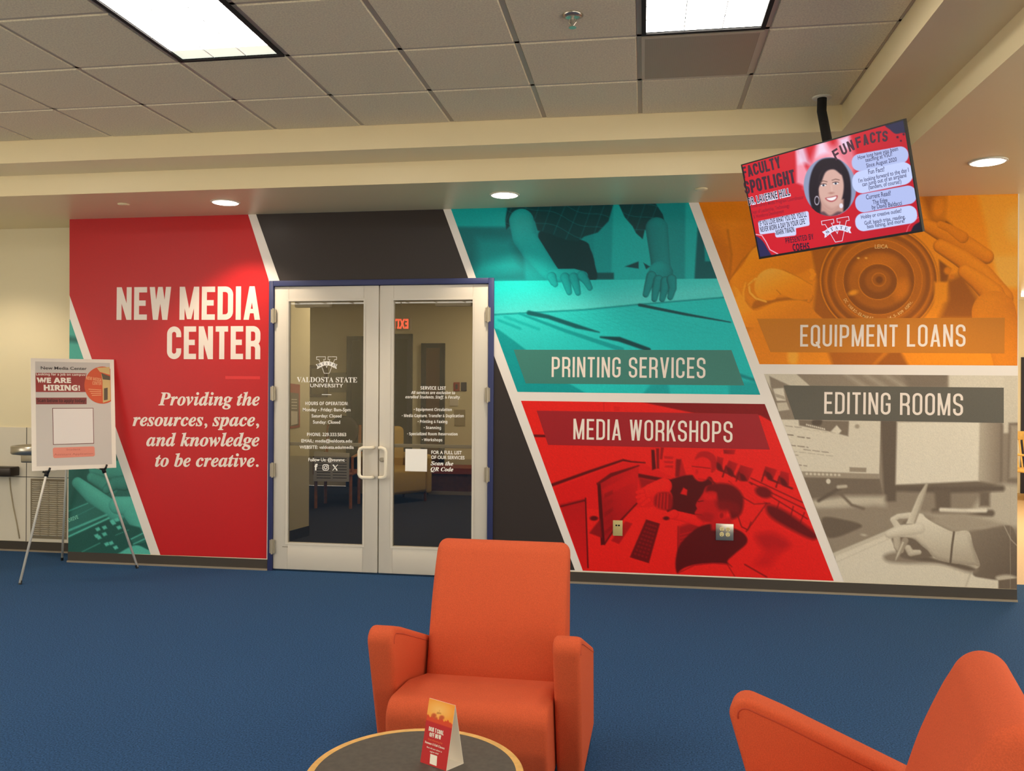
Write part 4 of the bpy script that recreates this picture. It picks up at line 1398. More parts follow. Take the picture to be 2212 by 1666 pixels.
# ================================================================== ROOM BEHIND THE DOOR
IY0, IY1 = DW + TH, 12.3
IX0, IX1 = -7.0, XR - .13
struct(raw('floor_office', [(IX0, DW + .002, -.001), (IX1, DW + .002, -.001), (IX1, IY1, -.001), (IX0, IY1, -.001)], [(0, 1, 2, 3)], M_carpet_dark), 'dark carpet seen through the glass doors', 'floor')
struct(MB().box((IX0, IY1, 0), (IX1, IY1 + .1, Z2)).build('wall_office', M_creamwall), 'cream back wall seen through the glass doors', 'wall')
struct(MB().box((IX0 - .1, IY0 + .4, 0), (IX0, IY1, Z2)).build('wall_office_left', M_creamwall), 'left wall of the office behind the doors', 'wall')
A_, B_ = at_z((618, 1171), 0), at_z((667, 1157), 0)
dv = (B_ - A_).normalized()
nv = Vector((-dv.y, dv.x, 0))
A0 = A_ - dv * 1.0
st_ = MB().obox(A0, dv, nv, (0, 0, 1), (0, 0, 0), ((B_ - A0).length, .14, Z2)).build('wall_partition', M_creamwall)
struct(st_, 'cream partition just inside the left door', 'wall')
MB().obox(A0, dv, nv, (0, 0, 1), (0, -.008, 0), ((B_ - A0).length, 0, .1)).build('partition_base', M_base, st_)


def on_back(px, y=IY1):
    return at_y(px, y)


# red poster on the partition
PP = Plane(A0 - nv * .004, dv, (0, 0, 1))
pm = thing('poster', 'red framed notice on the partition inside the left door', 'poster', tuple(A0))
f = Flat(PP, 0)
f.poly([(622, 828), (648, 831), (648, 923), (622, 927)])
f.build('poster_frame', mat('poster_red', (180, 60, 44), .6), pm)
f = Flat(PP, .002)
f.poly([(625, 848), (645, 850), (645, 918), (625, 921)])
f.build('poster_sheet', mat('poster_grey', (120, 104, 92), .6), pm)
f = Flat(PP, .004)
for y in (862, 868, 875, 881):
    f.poly([(629, y), (641, y + .3), (641, y + 2.6), (629, y + 2.3)])
f.poly([(628, 888), (642, 889), (642, 916), (628, 919)])
f.build('poster_print', M_paper, pm)


def quad_thing(nm, label, cat, px4, y, m, th=.02, inner=None):
    P_ = Plane((0, y, 0), (1, 0, 0), (0, 0, 1))
    a, c_ = at_y(px4[0], y), at_y(px4[1], y)
    t = thing(nm, label, cat, (a.x, y, min(a.z, c_.z)))
    MB().box((a.x, y - th, a.z), (c_.x, y, c_.z)).build('frame' if inner else 'sheet', m, t)
    if inner:
        k, m2 = inner
        MB().box((a.x + k, y - th - .003, a.z - k), (c_.x - k, y - th + .001, c_.z + k)).build('picture', m2, t)
    return t


M_bluedk = mat('dark_navy', (26, 28, 46), .5)
M_brown = mat('brown_door', (96, 58, 40), .5)


def back_door(nm, x0, x1, ytop, m, label):
    a, c_ = at_y((x0, ytop), IY1), at_y((x1, ytop), IY1)
    t = thing(nm, label, 'door', ((a.x + c_.x) / 2, IY1, 0), kind='structure')
    MB().box((a.x + .07, IY1 - .03, 0), (c_.x - .07, IY1, a.z - .07)).build('leaf', m, t)
    b = MB().box((a.x, IY1 - .06, 0), (a.x + .07, IY1, a.z)).box((c_.x - .07, IY1 - .06, 0), (c_.x, IY1, a.z)).box((a.x, IY1 - .06, a.z - .07), (c_.x, IY1, a.z))
    b.build('frame', M_bluedk, t)


back_door('door_3', 752, 792, 727, M_black_matte, 'dark door far behind the left glass door')
back_door('door_4', 846, 892, 722, M_black_matte, 'dark doorway behind the right glass door, left side')
back_door('door_5', 912, 962, 742, M_brown, 'brown door far behind the right glass door')
quad_thing('reflected_picture_frame', 'dark framed picture, built in place of a glass reflection, behind the university lettering of the left door', 'picture', ((668, 789), (708, 858)), IY1 - .001, M_wooddark, .03, (.05, mat('picture_print', (150, 130, 100), .5)))  # reflection in the door glass, modelled as a picture on the back wall
quad_thing('wall_chart', 'pale notice on the back wall left of the dark door', 'notice', ((712, 805), (748, 848)), IY1 - .001, mat('chart', (170, 166, 154), .6), .01)
quad_thing('flyer', 'red and navy flyer on the back wall right of the brown door', 'flyer', ((980, 826), (993, 845)), IY1 - .001, mat('flyer_red', (170, 60, 50), .6), .01, (.03, M_bluedk))
quad_thing('flyer', 'navy flyer beside the red one on the back wall', 'flyer', ((996, 826), (1008, 845)), IY1 - .001, mat('flyer_navy', (60, 56, 76), .6), .01)
quad_thing('flyer', 'small white sheet below the flyers on the back wall', 'flyer', ((972, 862), (990, 877)), IY1 - .001, M_paper, .01)
quad_thing('flyer', 'beige sheet lowest of the notices on the back wall', 'flyer', ((982, 885), (1005, 920)), IY1 - .001, mat('flyer_beige', (176, 160, 128), .6), .01)

# reception counter
c0 = at_z((926, 1068), 0)
t = thing('reception_counter', 'red-brown reception counter behind the right glass door', 'counter', tuple(c0))
x1 = at_z((1040, 1068), 0).x
zt = at_y((926, 1010), c0.y).z
MB().box((c0.x, c0.y, .05), (x1, c0.y + .5, zt - .08)).build('front_panel', mat('counter_brown', (104, 60, 42), .5, noise=(14, .2, 3)), t)
MB().box((c0.x - .03, c0.y - .05, zt - .08), (x1, c0.y + .5, zt)).build('counter_top', mat('counter_red', (150, 62, 38), .4), t)
MB().box((c0.x, c0.y - .012, 0), (x1, c0.y + .5, .05)).build('kick_strip', M_basecap, t)


def wood_chair(nm, label, loc, rz, m, pad, h=.95, wd=.5):
    t = thing(nm, label, 'chair', loc, rz)
    hw = wd / 2
    for sx in (-1, 1):
        MB().tube([(sx * (hw - .03), -hw + .03, 0), (sx * (hw - .03), -hw + .03, .43)], .02, 10).build('leg', m, t, local=True)
        MB().tube([(sx * (hw - .03), hw - .03, 0), (sx * (hw - .03), hw - .03, .45), (sx * (hw - .04), hw + .05, h)], .02, 10).build('leg', m, t, local=True)
        MB().tube([(sx * (hw - .01), -hw + .03, .43), (sx * (hw - .01), -hw + .03, .64), (sx * (hw - .01), hw, .66)], .018, 10).build('armrest', m, t, local=True)
    MB().box((-hw, -hw, .41), (hw, hw, .45)).build('seat', m, t, local=True, bevel=(.012, 2))
    if pad:
        MB().lathe([(.02, -.03), (.17, -.03), (.2, -.01), (.2, .01), (.17, .03)], (0, hw + .02, h - .08), 28, (0, 1, 0)).build('backrest', pad, t, local=True, smooth=True)
    else:
        MB().box((-hw + .02, hw + .02, h - .12), (hw - .02, hw + .055, h)).build('backrest', m, t, local=True, bevel=(.01, 2))
        for i in range(5):
            x = -hw + .09 + i * (wd - .18) / 4
            MB().tube([(x, hw - .02, .45), (x, hw + .035, h - .1)], .011, 8).build('spindle', m, t, local=True)
    return t


cpos = at_z((717, 1098), 0)
wood_chair('wooden_chair', 'honey wood armchair with round dark back inside the left door', (cpos.x, cpos.y + .2, 0), .1, M_wood, mat('chair_pad', (40, 26, 22), .6), 1.02, .5)
sp = Plane((cpos.x, cpos.y - .16, .0), (1, .05, 0), (0, .12, 1))
t = thing('paper_notice', 'grey typed notice propped on the wooden chair inside the left door', 'notice', (cpos.x, cpos.y - .16, .45))
f = Flat(sp, 0)
f.poly([(678, 975), (755, 979), (754, 1041), (677, 1040)])
f.build('sheet', mat('notice_grey', (196, 190, 186), .7), t)
f = Flat(sp, .002)
for y in (990, 996, 1002, 1008, 1014, 1020, 1026, 1032):
    f.poly([(684, y), (714, y + .5), (714, y + 1.8), (684, y + 1.3)])
    f.poly([(719, y), (749, y + .5), (749, y + 1.8), (719, y + 1.3)])
f.build('typed_line', M_inkdark, t)

# yellow easy chair seen through the right leaf
e0 = at_z((868, 1080), 0)
t = thing('easy_chair', 'mustard upholstered chair behind the right glass door', 'chair', (e0.x - .05, e0.y - .12, 0), .9)
M_must = mat('mustard_fabric', (196, 162, 84), .9)
MB().box((-.3, -.3, .12), (.3, .3, .45)).build('seat', M_must, t, local=True, bevel=(.05, 4))
MB().box((-.3, .2, .2), (.3, .38, .98)).build('backrest', M_must, t, local=True, bevel=(.07, 4))
for sx in (-1, 1):
    MB().box((sx * .3, -.3, .1), (sx * .39, .36, .62)).build('armrest', M_must, t, local=True, bevel=(.04, 4))
    for sy in (-1, 1):
        MB().tube([(sx * .3, sy * .25, 0), (sx * .3, sy * .25, .12)], .02, 8).build('leg', M_wooddark, t, local=True)


def lamp(nm, kind, loc, energy, col, size=.3, spot=None, target=None, blend=.6, parent=None):
    L = bpy.data.lights.new(nm, kind)
    L.energy = energy
    L.color = col
    if kind == 'AREA':
        L.shape = 'DISK'
        L.size = size
    else:
        L.shadow_soft_size = size
    if spot:
        L.spot_size = math.radians(spot)
        L.spot_blend = blend
    o = bpy.data.objects.new(nm, L)
    C.objects.link(o)
    o.location = loc
    return o


lamp('office_lamp', 'AREA', (-2.6, 8.6, Z2 - .02), 30 * INNER_POWER / 5, (1, .86, .62), .4)
lamp('office_lamp', 'AREA', (-1.6, 11.0, Z2 - .02), 30 * INNER_POWER / 5, (1, .86, .62), .4)

# ================================================================== CEILING FIXTURES
t0 = None


def troffer(c, r0, label, grp='ceiling light panels', end=.0):
    x0, x1 = GX + c * T + .012, GX + (c + 1) * T - .012
    y0, y1 = GY + r0 * T + .012, GY + (r0 + 2) * T - .012
    t = thing('ceiling_light', label, 'ceiling light', ((x0 + x1) / 2, (y0 + y1) / 2, ZC), group=grp)
    b = MB()
    e, dp = .022, .006
    b.box((x0, y0, ZC - dp), (x0 + e, y1, ZC + .02)).box((x1 - e, y0, ZC - dp), (x1, y1, ZC + .02)).box((x0 + e, y0, ZC - dp), (x1 - e, y0 + e, ZC + .02)).box((x0 + e, y1 - e, ZC - dp), (x1 - e, y1, ZC + .02))
    b.build('frame', M_black_matte, t)
    xx0, xx1, yy0, yy1 = x0 + e, x1 - e, y0 + e, y1 - e
    MB().box((xx0, yy0, ZC + .004), (xx1, yy1 - end, ZC + .012)).build('diffuser', M_glow, t)
    if end:  # passive reflector given its own glow in place of reflected tube light
        MB().box((xx0, yy1 - end, ZC + .004), (xx1, yy1, ZC + .012)).build('glowing_end_reflector', mat('end_reflector_glow', (240, 240, 225), .3, emit=.86, emit_col=(.92, .95, .78)), t)
    b = MB()
    b.box((xx0 - .004, yy0, ZC), (xx0, yy1, ZC + .06)).box((xx1, yy0, ZC), (xx1 + .004, yy1, ZC + .06)).box((xx0, yy0 - .004, ZC), (xx1, yy0, ZC + .06)).box((xx0, yy1, ZC), (xx1, yy1 + .004, ZC + .06))
    for k in (1, 2):
        xm = xx0 + (xx1 - xx0) * k / 3
        b.box((xm - .002, yy0, ZC + .0005), (xm + .002, yy1, ZC + .004))
    for k in range(1, 8):
        ym = yy0 + (yy1 - yy0) * k / 8
        b.box((xx0, ym - .002, ZC + .0005), (xx1, ym + .002, ZC + .004))
    b.build('louvre', mat('louvre_white', (240, 240, 236), .3), t)


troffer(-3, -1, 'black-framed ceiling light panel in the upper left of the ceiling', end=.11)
troffer(1, -1, 'black-framed ceiling light panel next to the perforated vent')
for c, r0, r1 in FIXB:      # lamps added out of view for brightness, where more fixtures are presumed
    lamp('added_ceiling_lamp', 'AREA', (GX + (c + .5) * T, GY + (r0 + 1) * T, ZC - .01), TROFFER_POWER * 2.1, TROFFER_COL, .8)

# perforated vent
t = thing('ceiling_vent', 'perforated metal air vent in the ceiling beside the light panel', 'vent', (GX + 1.5 * T, GY + 1.5 * T, ZC))
x0, x1, y0, y1 = GX + T + .012, GX + 2 * T - .012, GY + T + .012, GY + 2 * T - .012
mv = bpy.data.materials.new('perforated_metal')
mv.use_nodes = True
nt = mv.node_tree
bs = nt.nodes['Principled BSDF']
tc, vo, cr = nt.nodes.new('ShaderNodeTexCoord'), nt.nodes.new('ShaderNodeTexVoronoi'), nt.nodes.new('ShaderNodeValToRGB')
vo.inputs['Scale'].default_value = 110
vo.inputs['Randomness'].default_value = 0
cr.color_ramp.elements[0].position, cr.color_ramp.elements[1].position = .30, .36
cr.color_ramp.elements[0].color, cr.color_ramp.elements[1].color = (*lin((70, 58, 48)), 1), (*lin((176, 158, 134)), 1)
nt.links.new(tc.outputs['Object'], vo.inputs['Vector'])
nt.links.new(vo.outputs['Distance'], cr.inputs[0])
nt.links.new(cr.outputs[0], bs.inputs['Base Color'])
bs.inputs['Roughness'].default_value = .5
MB().box((x0 + .016, y0 + .016, ZC - .003), (x1 - .016, y1 - .016, ZC + .012)).build('perforated_plate', mv, t)
b = MB()
b.box((x0, y0, ZC - .004), (x0 + .016, y1, ZC + .015)).box((x1 - .016, y0, ZC - .004), (x1, y1, ZC + .015)).box((x0 + .016, y0, ZC - .004), (x1 - .016, y0 + .016, ZC + .015)).box((x0 + .016, y1 - .016, ZC - .004), (x1 - .016, y1, ZC + .015))
b.build('rim', M_grid, t)

# sprinkler
s0 = at_z((1237, 32), ZC)
t = thing('fire_sprinkler', 'chrome fire sprinkler head in the tiled ceiling', 'sprinkler', (s0.x, s0.y, ZC))
MB().lathe([(.046, 0), (.05, -.004), (.03, -.012), (.022, -.012)][::-1], (s0.x, s0.y, ZC), 28).build('escutcheon', M_steel, t, smooth=True)
b = MB().tube([(s0.x, s0.y, ZC - .01), (s0.x, s0.y, ZC - .05)], .008, 10)
b.tube([(s0.x - .012, s0.y, ZC - .02), (s0.x - .016, s0.y, ZC - .035), (s0.x, s0.y, ZC - .055)], .004, 8).tube([(s0.x + .012, s0.y, ZC - .02), (s0.x + .016, s0.y, ZC - .035), (s0.x, s0.y, ZC - .055)], .004, 8)
b.lathe([(.018, -.060), (.018, -.057)], (s0.x, s0.y, ZC), 20)
b.build('deflector', M_steel, t)


def downlight(p, label, r=.1):
    q = at_z(p, Z2)
    t = thing('downlight', label, 'downlight', (q.x, q.y, Z2), group='round recessed downlights in the soffit')
    MB().lathe([(r + .012, 0), (r + .010, -.005), (r, -.006), (r - .002, -.002), (r - .004, 0)], (q.x, q.y, Z2), 40).build('trim_ring', M_trimwhite, t, smooth=True)
    MB().lathe([(r - .006, -.0075), (r - .006, -.0065)], (q.x, q.y, Z2), 40).build('lens', M_can, t)
    o = lamp('downlight_beam', 'SPOT', (q.x, q.y, Z2 - .03), SPOT_POWER, SPOT_COL, .05, 110, blend=.5)
    return q


downlight((487, 437), 'round downlight above the red title panel')
downlight((1090, 421), 'round downlight above the teal printing panel')
downlight((2134, 349), 'round downlight in the right soffit beside the screen')
for p_, lab in (((267, 441), 'small white sensor disc in the soffit above the title'), ((1515, 408), 'small white sensor disc in the soffit left of the screen')):
    q = at_z(p_, Z2)
    o = MB().lathe([(.030, -.012), (.042, -.008), (.045, 0)], (q.x, q.y, Z2), 28).build('ceiling_sensor', M_cream, smooth=True)
    tag(o, lab, 'sensor', 'small discs in the soffit')
# unseen soffit spots: leftmost gives the wall scallop, the rest added for brightness
for x_, y_, e_ in ((-5.7, 6.1, .8), (3.9, 6.1, 1.0), (2.2, 2.2, .8), (2.2, -.8, .8)):
    lamp('unseen_soffit_lamp', 'SPOT', (x_, y_, Z2 - .03), SPOT_POWER * e_, SPOT_COL, .05, 118, blend=.55)
lamp('hall_lamp', 'AREA', (4.6, 10.0, Z2 - .02), HALL_POWER * 2, (1, .92, .78), 1.0)

# ================================================================== SCREEN ON A CEILING POLE
tp = Vector((.956, 4.731, 2.577))
yw, pt_, rl = .762, .288, .026
tf = Vector((math.sin(yw) * math.cos(pt_), math.cos(yw) * math.cos(pt_), math.sin(pt_)))
tr0 = Vector((math.cos(yw), -math.sin(yw), 0))
tu0 = tr0.cross(tf)
tr_ = math.cos(rl) * tr0 + math.sin(rl) * tu0
tu_ = -math.sin(rl) * tr0 + math.cos(rl) * tu0
TW, THt = .97, .97 * .5735
TV = thing('television', 'flat screen showing a red faculty slide, hung from a black ceiling pole', 'television', tuple(tp))
q = (TW / 2, THt / 2)
b = MB().obox(tp, tr_, tu_, tf, (-q[0], -q[1], .006), (q[0], q[1], .022))
e = .007
b.obox(tp, tr_, tu_, tf, (-q[0], -q[1], 0), (-q[0] + e, q[1], .006)).obox(tp, tr_, tu_, tf, (q[0] - e, -q[1], 0), (q[0], q[1], .006))
b.obox(tp, tr_, tu_, tf, (-q[0] + e, -q[1], 0), (q[0] - e, -q[1] + .012, .006)).obox(tp, tr_, tu_, tf, (-q[0] + e, q[1] - e, 0), (q[0] - e, q[1], .006))
b.build('bezel', M_black_pl, TV)
MB().obox(tp, tr_, tu_, tf, (-.30, -.2, .022), (.20, .16, .06)).build('back_housing', M_black_pl, TV)
pt0 = at_z((1776, 210), ZC)
hub = tp + tf * .12 + tu_ * .05
mid = at_d((1775, 240), (pt0 - EYE).dot(FWD) * .995)
MB().tube([(pt0.x, pt0.y, ZC + .03), mid, mid + (hub - mid) * .2, mid + (hub - mid) * .6, hub], [.027, .027, .027, .027, .027], 18).build('mount_pole', M_black_matte, TV, smooth=True)
MB().obox(hub, tr_, tu_, tf, (-.12, -.12, -.05), (.12, .12, -.0)).build('mount_plate', M_black_matte, TV)
MB().lathe([(.05, -.010), (.056, -.005), (.058, 0)], (pt0.x, pt0.y, ZC), 32).build('ceiling_flange', M_trimwhite, TV, smooth=True)

SCR = Plane(tp + tf * .003, tr_, tu_)
zt = zf(1560, 230, .29476)
corn = []
for a, c_ in ((-1, 1), (1, 1), (1, -1), (-1, -1)):
    W_ = tp + tr_ * (a * (q[0] - e)) + tu_ * (c_ * (q[1] - e))
    d_ = W_ - EYE
    corn.append((IMW / 2 + FOC * d_.dot(RI) / d_.dot(FWD), IMH / 2 - FOC * d_.dot(UP) / d_.dot(FWD)))
p = Paint(SCR, corn, (1560, 230, .29476), 330, 200)
p.fill((206, 28, 44))
p.mix(np.clip((p.x + p.y * .2 - 900) / 900, 0, .5), (176, 22, 44))
p.poly([(548, 310), (690, 620), (545, 560), (540, 330)], (250, 180, 200), 12, .8)
p.poly([(700, 260), (770, 250), (900, 420), (980, 560), (600, 600), (640, 430)], (252, 176, 196), 24, .8)
p.poly([(850, 240), (930, 200), (990, 420), (960, 520), (700, 520)], (250, 196, 212), 24, .55)
p.poly([(545, 300), (600, 290), (640, 420), (560, 420)], (236, 226, 250), 20, .8)
p.poly([(700, 268), (745, 258), (780, 340), (690, 370)], (240, 226, 250), 20, .8)
p.poly([(850, 240), (925, 212), (940, 290), (890, 330)], (236, 220, 250), 20, .8)
p.smooth([(1200, 130), (1360, 70), (1360, 180), (1310, 195), (1270, 200), (1230, 170)], (40, 40, 72), 4)
for x, y, r in ((1285, 225, 9), (1310, 252, 7), (1330, 205, 8)):
    p.ell(x, y, r, r, (60, 20, 50), 0, 3)
p.smooth([(240, 960), (290, 980), (330, 1040), (370, 1130), (240, 1130)], (44, 40, 84), 4)
p.line([(245, 938), (290, 945), (320, 990), (350, 1050), (415, 1085)], 6, (240, 200, 220), 2)
p.smooth([(1440, 850), (1400, 880), (1390, 930), (1480, 940), (1480, 840)], (30, 26, 44), 4)
p.line([(1440, 812), (1390, 850), (1365, 880), (1350, 925)], 4, (236, 120, 140), 2)
p.ell(790, 588, 192, 216, (140, 152, 184), -8, 3)
cir = np.clip(-(np.hypot((p.x - 790) / 192, (p.y - 588) / 216) - 1) * 190, 0, 1)
keep = p.c.copy()
p.smooth([(780, 378), (860, 392), (925, 480), (945, 600), (935, 720), (880, 790), (700, 800), (650, 720), (636, 590), (660, 470), (710, 400)], (34, 24, 36), 6)
p.poly([(725, 690), (890, 680), (885, 820), (720, 830)], (196, 150, 138), 8)
p.smooth([(712, 530), (740, 470), (800, 440), (860, 470), (890, 560), (882, 660), (850, 730), (800, 768), (745, 735), (710, 650)], (214, 172, 160), 6)
p.smooth([(710, 650), (745, 735), (800, 768), (850, 730), (800, 742), (740, 700)], (184, 136, 126), 12, .6)
p.smooth([(700, 600), (715, 500), (770, 430), (850, 435), (875, 500), (820, 462), (760, 480), (725, 560)], (36, 26, 38), 6)
for x, y in ((742, 578), (832, 565)):
    p.ell(x, y, 19, 8, (236, 232, 234), -6, 2).ell(x, y, 8, 8, (54, 60, 80), 0, 2)
    p.line([(x - 22, y - 6), (x, y - 12), (x + 22, y - 8)], 5, (70, 44, 44), 2)
    p.line([(x - 26, y - 24), (x, y - 32), (x + 26, y - 26)], 6, (96, 66, 60), 3, .8)
p.line([(800, 580), (806, 625)], 10, (226, 188, 176), 5, .7)
p.ell(800, 635, 20, 8, (178, 126, 116), -6, 5, .8)
p.smooth([(755, 672), (800, 662), (845, 652), (838, 682), (806, 700), (775, 694)], (178, 84, 90), 3)
p.smooth([(766, 674), (800, 668), (836, 660), (828, 680), (804, 690), (780, 686)], (244, 238, 240), 3)
p.ring(694, 690, 16, 30, 4, (210, 200, 214), 2)
p.ell(872, 728, 14, 18, (230, 224, 236), 0, 3)
p.smooth([(690, 800), (740, 770), (790, 800), (850, 770), (900, 790), (860, 830), (720, 830)], (60, 40, 56), 8, .7)
p.c = np.where((cir > 0)[:, None], p.c * cir[:, None] + keep * (1 - cir[:, None]), keep)
BUB = (196, 208, 250)


def pill(x0, y0, x1, y1, r, c, sk):
    pts = fillet([(x0, y0, r), (x1, y0 + sk, r), (x1 + 12, y1 + sk, r), (x0 + 12, y1, r)], True, 8)
    p.poly(pts, c, 2)


sk = -75
pill(944, 358, 1358, 484, 62, (178, 190, 236), sk)
pill(948, 486, 1392, 652, 78, BUB, sk - 18)
pill(970, 652, 1418, 788, 62, (178, 190, 238), sk - 8)
pill(970, 792, 1422, 924, 60, BUB, sk)
p.poly(fillet([(262, 842, 14), (632, 765, 14), (642, 872, 14), (540, 893, 5), (543, 945, 14), (392, 962, 14), (386, 925, 5), (275, 940, 14)], True), (206, 214, 250), 2)
p.build('screen_picture', print_mat('screen_light', 1.05), 0, TV)
M_scrdark = mat('screen_ink', (58, 22, 48), .3, emit=.35, emit_col=lin((58, 22, 48)))
M_scrred = mat('screen_ink_red', (120, 16, 40), .3, emit=.7, emit_col=lin((120, 16, 40)))
M_scrwhite = mat('screen_white', (30, 30, 30), .3, emit=.95, emit_col=lin((232, 232, 255)))
f = Flat(SCR, .0015)
f.cond('FACULTY', zt(158, 528), zt(436, 448), 84 * .295, .2)
f.build('screen_heading', M_scrdark, TV)
f = Flat(SCR, .0015)
f.cond('SPOTLIGHT', zt(172, 645), zt(540, 560), 96 * .295, .2)
f.build('screen_heading', M_scrdark, TV)
f = Flat(SCR, .0015)
for i, ch in enumerate('FUN FACTS'):
    if ch == ' ':
        continue
    xs = [855, 905, 955, 0, 1010, 1058, 1108, 1150, 1195][i]
    ys = [385, 350, 325, 0, 300, 282, 268, 262, 258][i]
    sl = [-.62, -.55, -.46, 0, -.34, -.26, -.18, -.12, -.08][i]
    f.cond(ch, zt(xs - 20, ys - sl * 20), zt(xs + 20, ys + sl * 20), 80 * .295, .2)
f.build('screen_heading', M_scrdark, TV)
f = Flat(SCR, .0015)
f.text('PRESENTED BY', zt(468, 1005), zt(674, 972), 40 * .295, 'bold')
f.text('COEHS', zt(520, 1058), zt(643, 1048), 50 * .295, 'bold', .02)
f.build('screen_heading', M_scrdark, TV)
f = Flat(SCR, .0015)
f.text('DR. LAVERNE HILL', zt(194, 724), zt(504, 652), 56 * .295, 'bold', .075)
f.build('screen_name_halo', M_scrwhite, TV)
f = Flat(SCR, .0025)
f.text('DR. LAVERNE HILL', zt(197, 722), zt(501, 650), 52 * .295, 'bold')
M_navyink = mat('screen_ink_navy', (30, 26, 50), .3, emit=.35, emit_col=lin((30, 26, 50)))
f.build('screen_name', M_navyink, TV)
f = Flat(SCR, .0025)
for t_, a, c_, h_ in (('"IF YOU LOVE WHAT YOU DO, YOU\'LL', (272, 880), (622, 808), 38), ("NEVER WORK A DAY IN YOUR LIFE.\"", (284, 922), (622, 858), 38), ('-MARK TWAIN', (392, 945), (532, 918), 38)):
    f.text(t_, zt(*a), zt(*c_), h_ * .295, 'bold')
f.build('screen_quote', mat('screen_ink_navy', (30, 26, 50), .3, emit=.35, emit_col=lin((30, 26, 50))), TV)
f = Flat(SCR, .0015)
for t_, a, c_ in (('School Library Media Program Coordinator', (205, 745), (600, 676)), ('Dept of Leadership, Technology', (215, 790), (496, 738)), ('& Workforce Development', (232, 822), (456, 778))):
    f.text(t_, zt(*a), zt(*c_), 26 * .295, 'plain', .01)
f.build('screen_title_line', M_scrred, TV)
f = Flat(SCR, .0025)
for t_, a, c_, h_ in (('How long have you been', (998, 390), (1292, 322), 30), ('teaching at VSU?', (1052, 408), (1250, 362), 30), ('Since August 2020', (1060, 448), (1283, 400), 30), ('Fun Fact?', (1074, 496), (1193, 474), 34),
                      ("I'm looking forward to the day I", (1003, 560), (1370, 478), 30), ('can jump out of an airplane', (1030, 586), (1354, 516), 30), ('(tandem, of course!)', (1076, 608), (1316, 562), 30), ('Current Read?', (1058, 682), (1240, 650), 34),
                      ('The Edge', (1106, 718), (1215, 700), 32), ('by David Baldacci', (1100, 754), (1320, 722), 32), ('Hobby or creative outlet?', (1022, 824), (1318, 776), 28), ('Golf, beach trips, reading,', (1046, 868), (1345, 820), 28), ('bass fishing, and more!', (1066, 894), (1340, 850), 28)):
    f.text(t_, zt(*a), zt(*c_), h_ * .295, 'plain', .012)
f.build('screen_answers', mat('screen_ink_blue', (62, 66, 104), .3, emit=.4, emit_col=lin((62, 66, 104))), TV)
logo(SCR, .001, (zt(722, 842), zt(932, 806), zt(748, 1008)), TV, M_scrwhite, M_scrwhite, mat('screen_ink_blue', (0, 0, 0)), mat('screen_emblem_red', (60, 4, 8), .3, emit=.9, emit_col=lin((200, 26, 46))))

# ================================================================== EASEL AND POSTER BOARD
fL, fR, fB = at_z((43, 1263), 0), at_z((297, 1228), 0), at_z((134, 1211), 0)
mid_ = (fL + fR) / 2
lr = (fR - fL).normalized()
pb = Vector((-lr.y, lr.x, 0))
ZA = 1.62


def leg_px_err(a):
    apex = Vector((mid_.x, mid_.y, 0)) + pb * a + Vector((0, 0, ZA))
    P_ = Plane(fL, lr, apex - mid_)
    uL = P_.uv((101, 1022))
    uF, uA = P_.uv((43, 1263)), ((apex - P_.o).dot(P_.u), (apex - P_.o).dot(P_.v))
    t_ = uL[1] / uA[1]
    return abs(uL[0] - uA[0] * t_)


aa = min((i * .01 for i in range(5, 60)), key=leg_px_err)
apex = Vector((mid_.x, mid_.y, 0)) + pb * aa + Vector((0, 0, ZA))
EP = Plane(fL, lr, apex - mid_)
ea = thing('display_easel', 'folding aluminium tripod easel with black clips left of the red panel', 'easel', (mid_.x, mid_.y, 0))
off_b = EP.n * -.012
clips = []
for F_, px_ in ((fL, (101, 1022)), (fR, (237, 1014))):
    MB().tube([F_ + Vector((0, 0, .012)), apex], .0095, 12).build('leg', M_easel, ea, smooth=True)
    d_ = (apex - F_).normalized()
    MB().tube([F_ + Vector((0, 0, .0)), F_ + d_ * .03], .0115, 12).build('rubber_foot', M_black_pl, ea)
    u_, v_ = EP.uv(px_)
    tt = v_ / ((apex - EP.o).dot(EP.v))
    cpt = F_ + (apex - F_) * tt
    clips.append(cpt)
    b = MB().tube([cpt - d_ * .03, cpt + d_ * .02], .016, 12)
    b.tube([cpt, cpt + EP.n * .05 + EP.v * .004], .009, 10).tube([cpt + EP.n * .05, cpt + EP.n * .055 + EP.v * .035 + EP.u * .012], .008, 10)
    b.tube([cpt, cpt - EP.u * .03 + EP.v * .012], .008, 10)
    b.build('clip', M_black_pl, ea, smooth=True)
MB().tube([fB + Vector((0, 0, .0)), apex], .0095, 12).build('leg', M_easel, ea, smooth=True)
MB().tube([fB, fB + (apex - fB).normalized() * .03], .0115, 12).build('rubber_foot', M_black_pl, ea)
MB().lathe([(.02, -.05), (.03, -.03), (.03, .02), (.015, .03)], apex, 20).build('hub', M_black_pl, ea, smooth=True)
m0 = fB + (apex - fB) * .62
MB().tube([clips[0], (clips[0] + clips[1]) / 2 + EP.v * .05, clips[1]], .003, 6).build('brace_cord', M_trimwhite, ea)

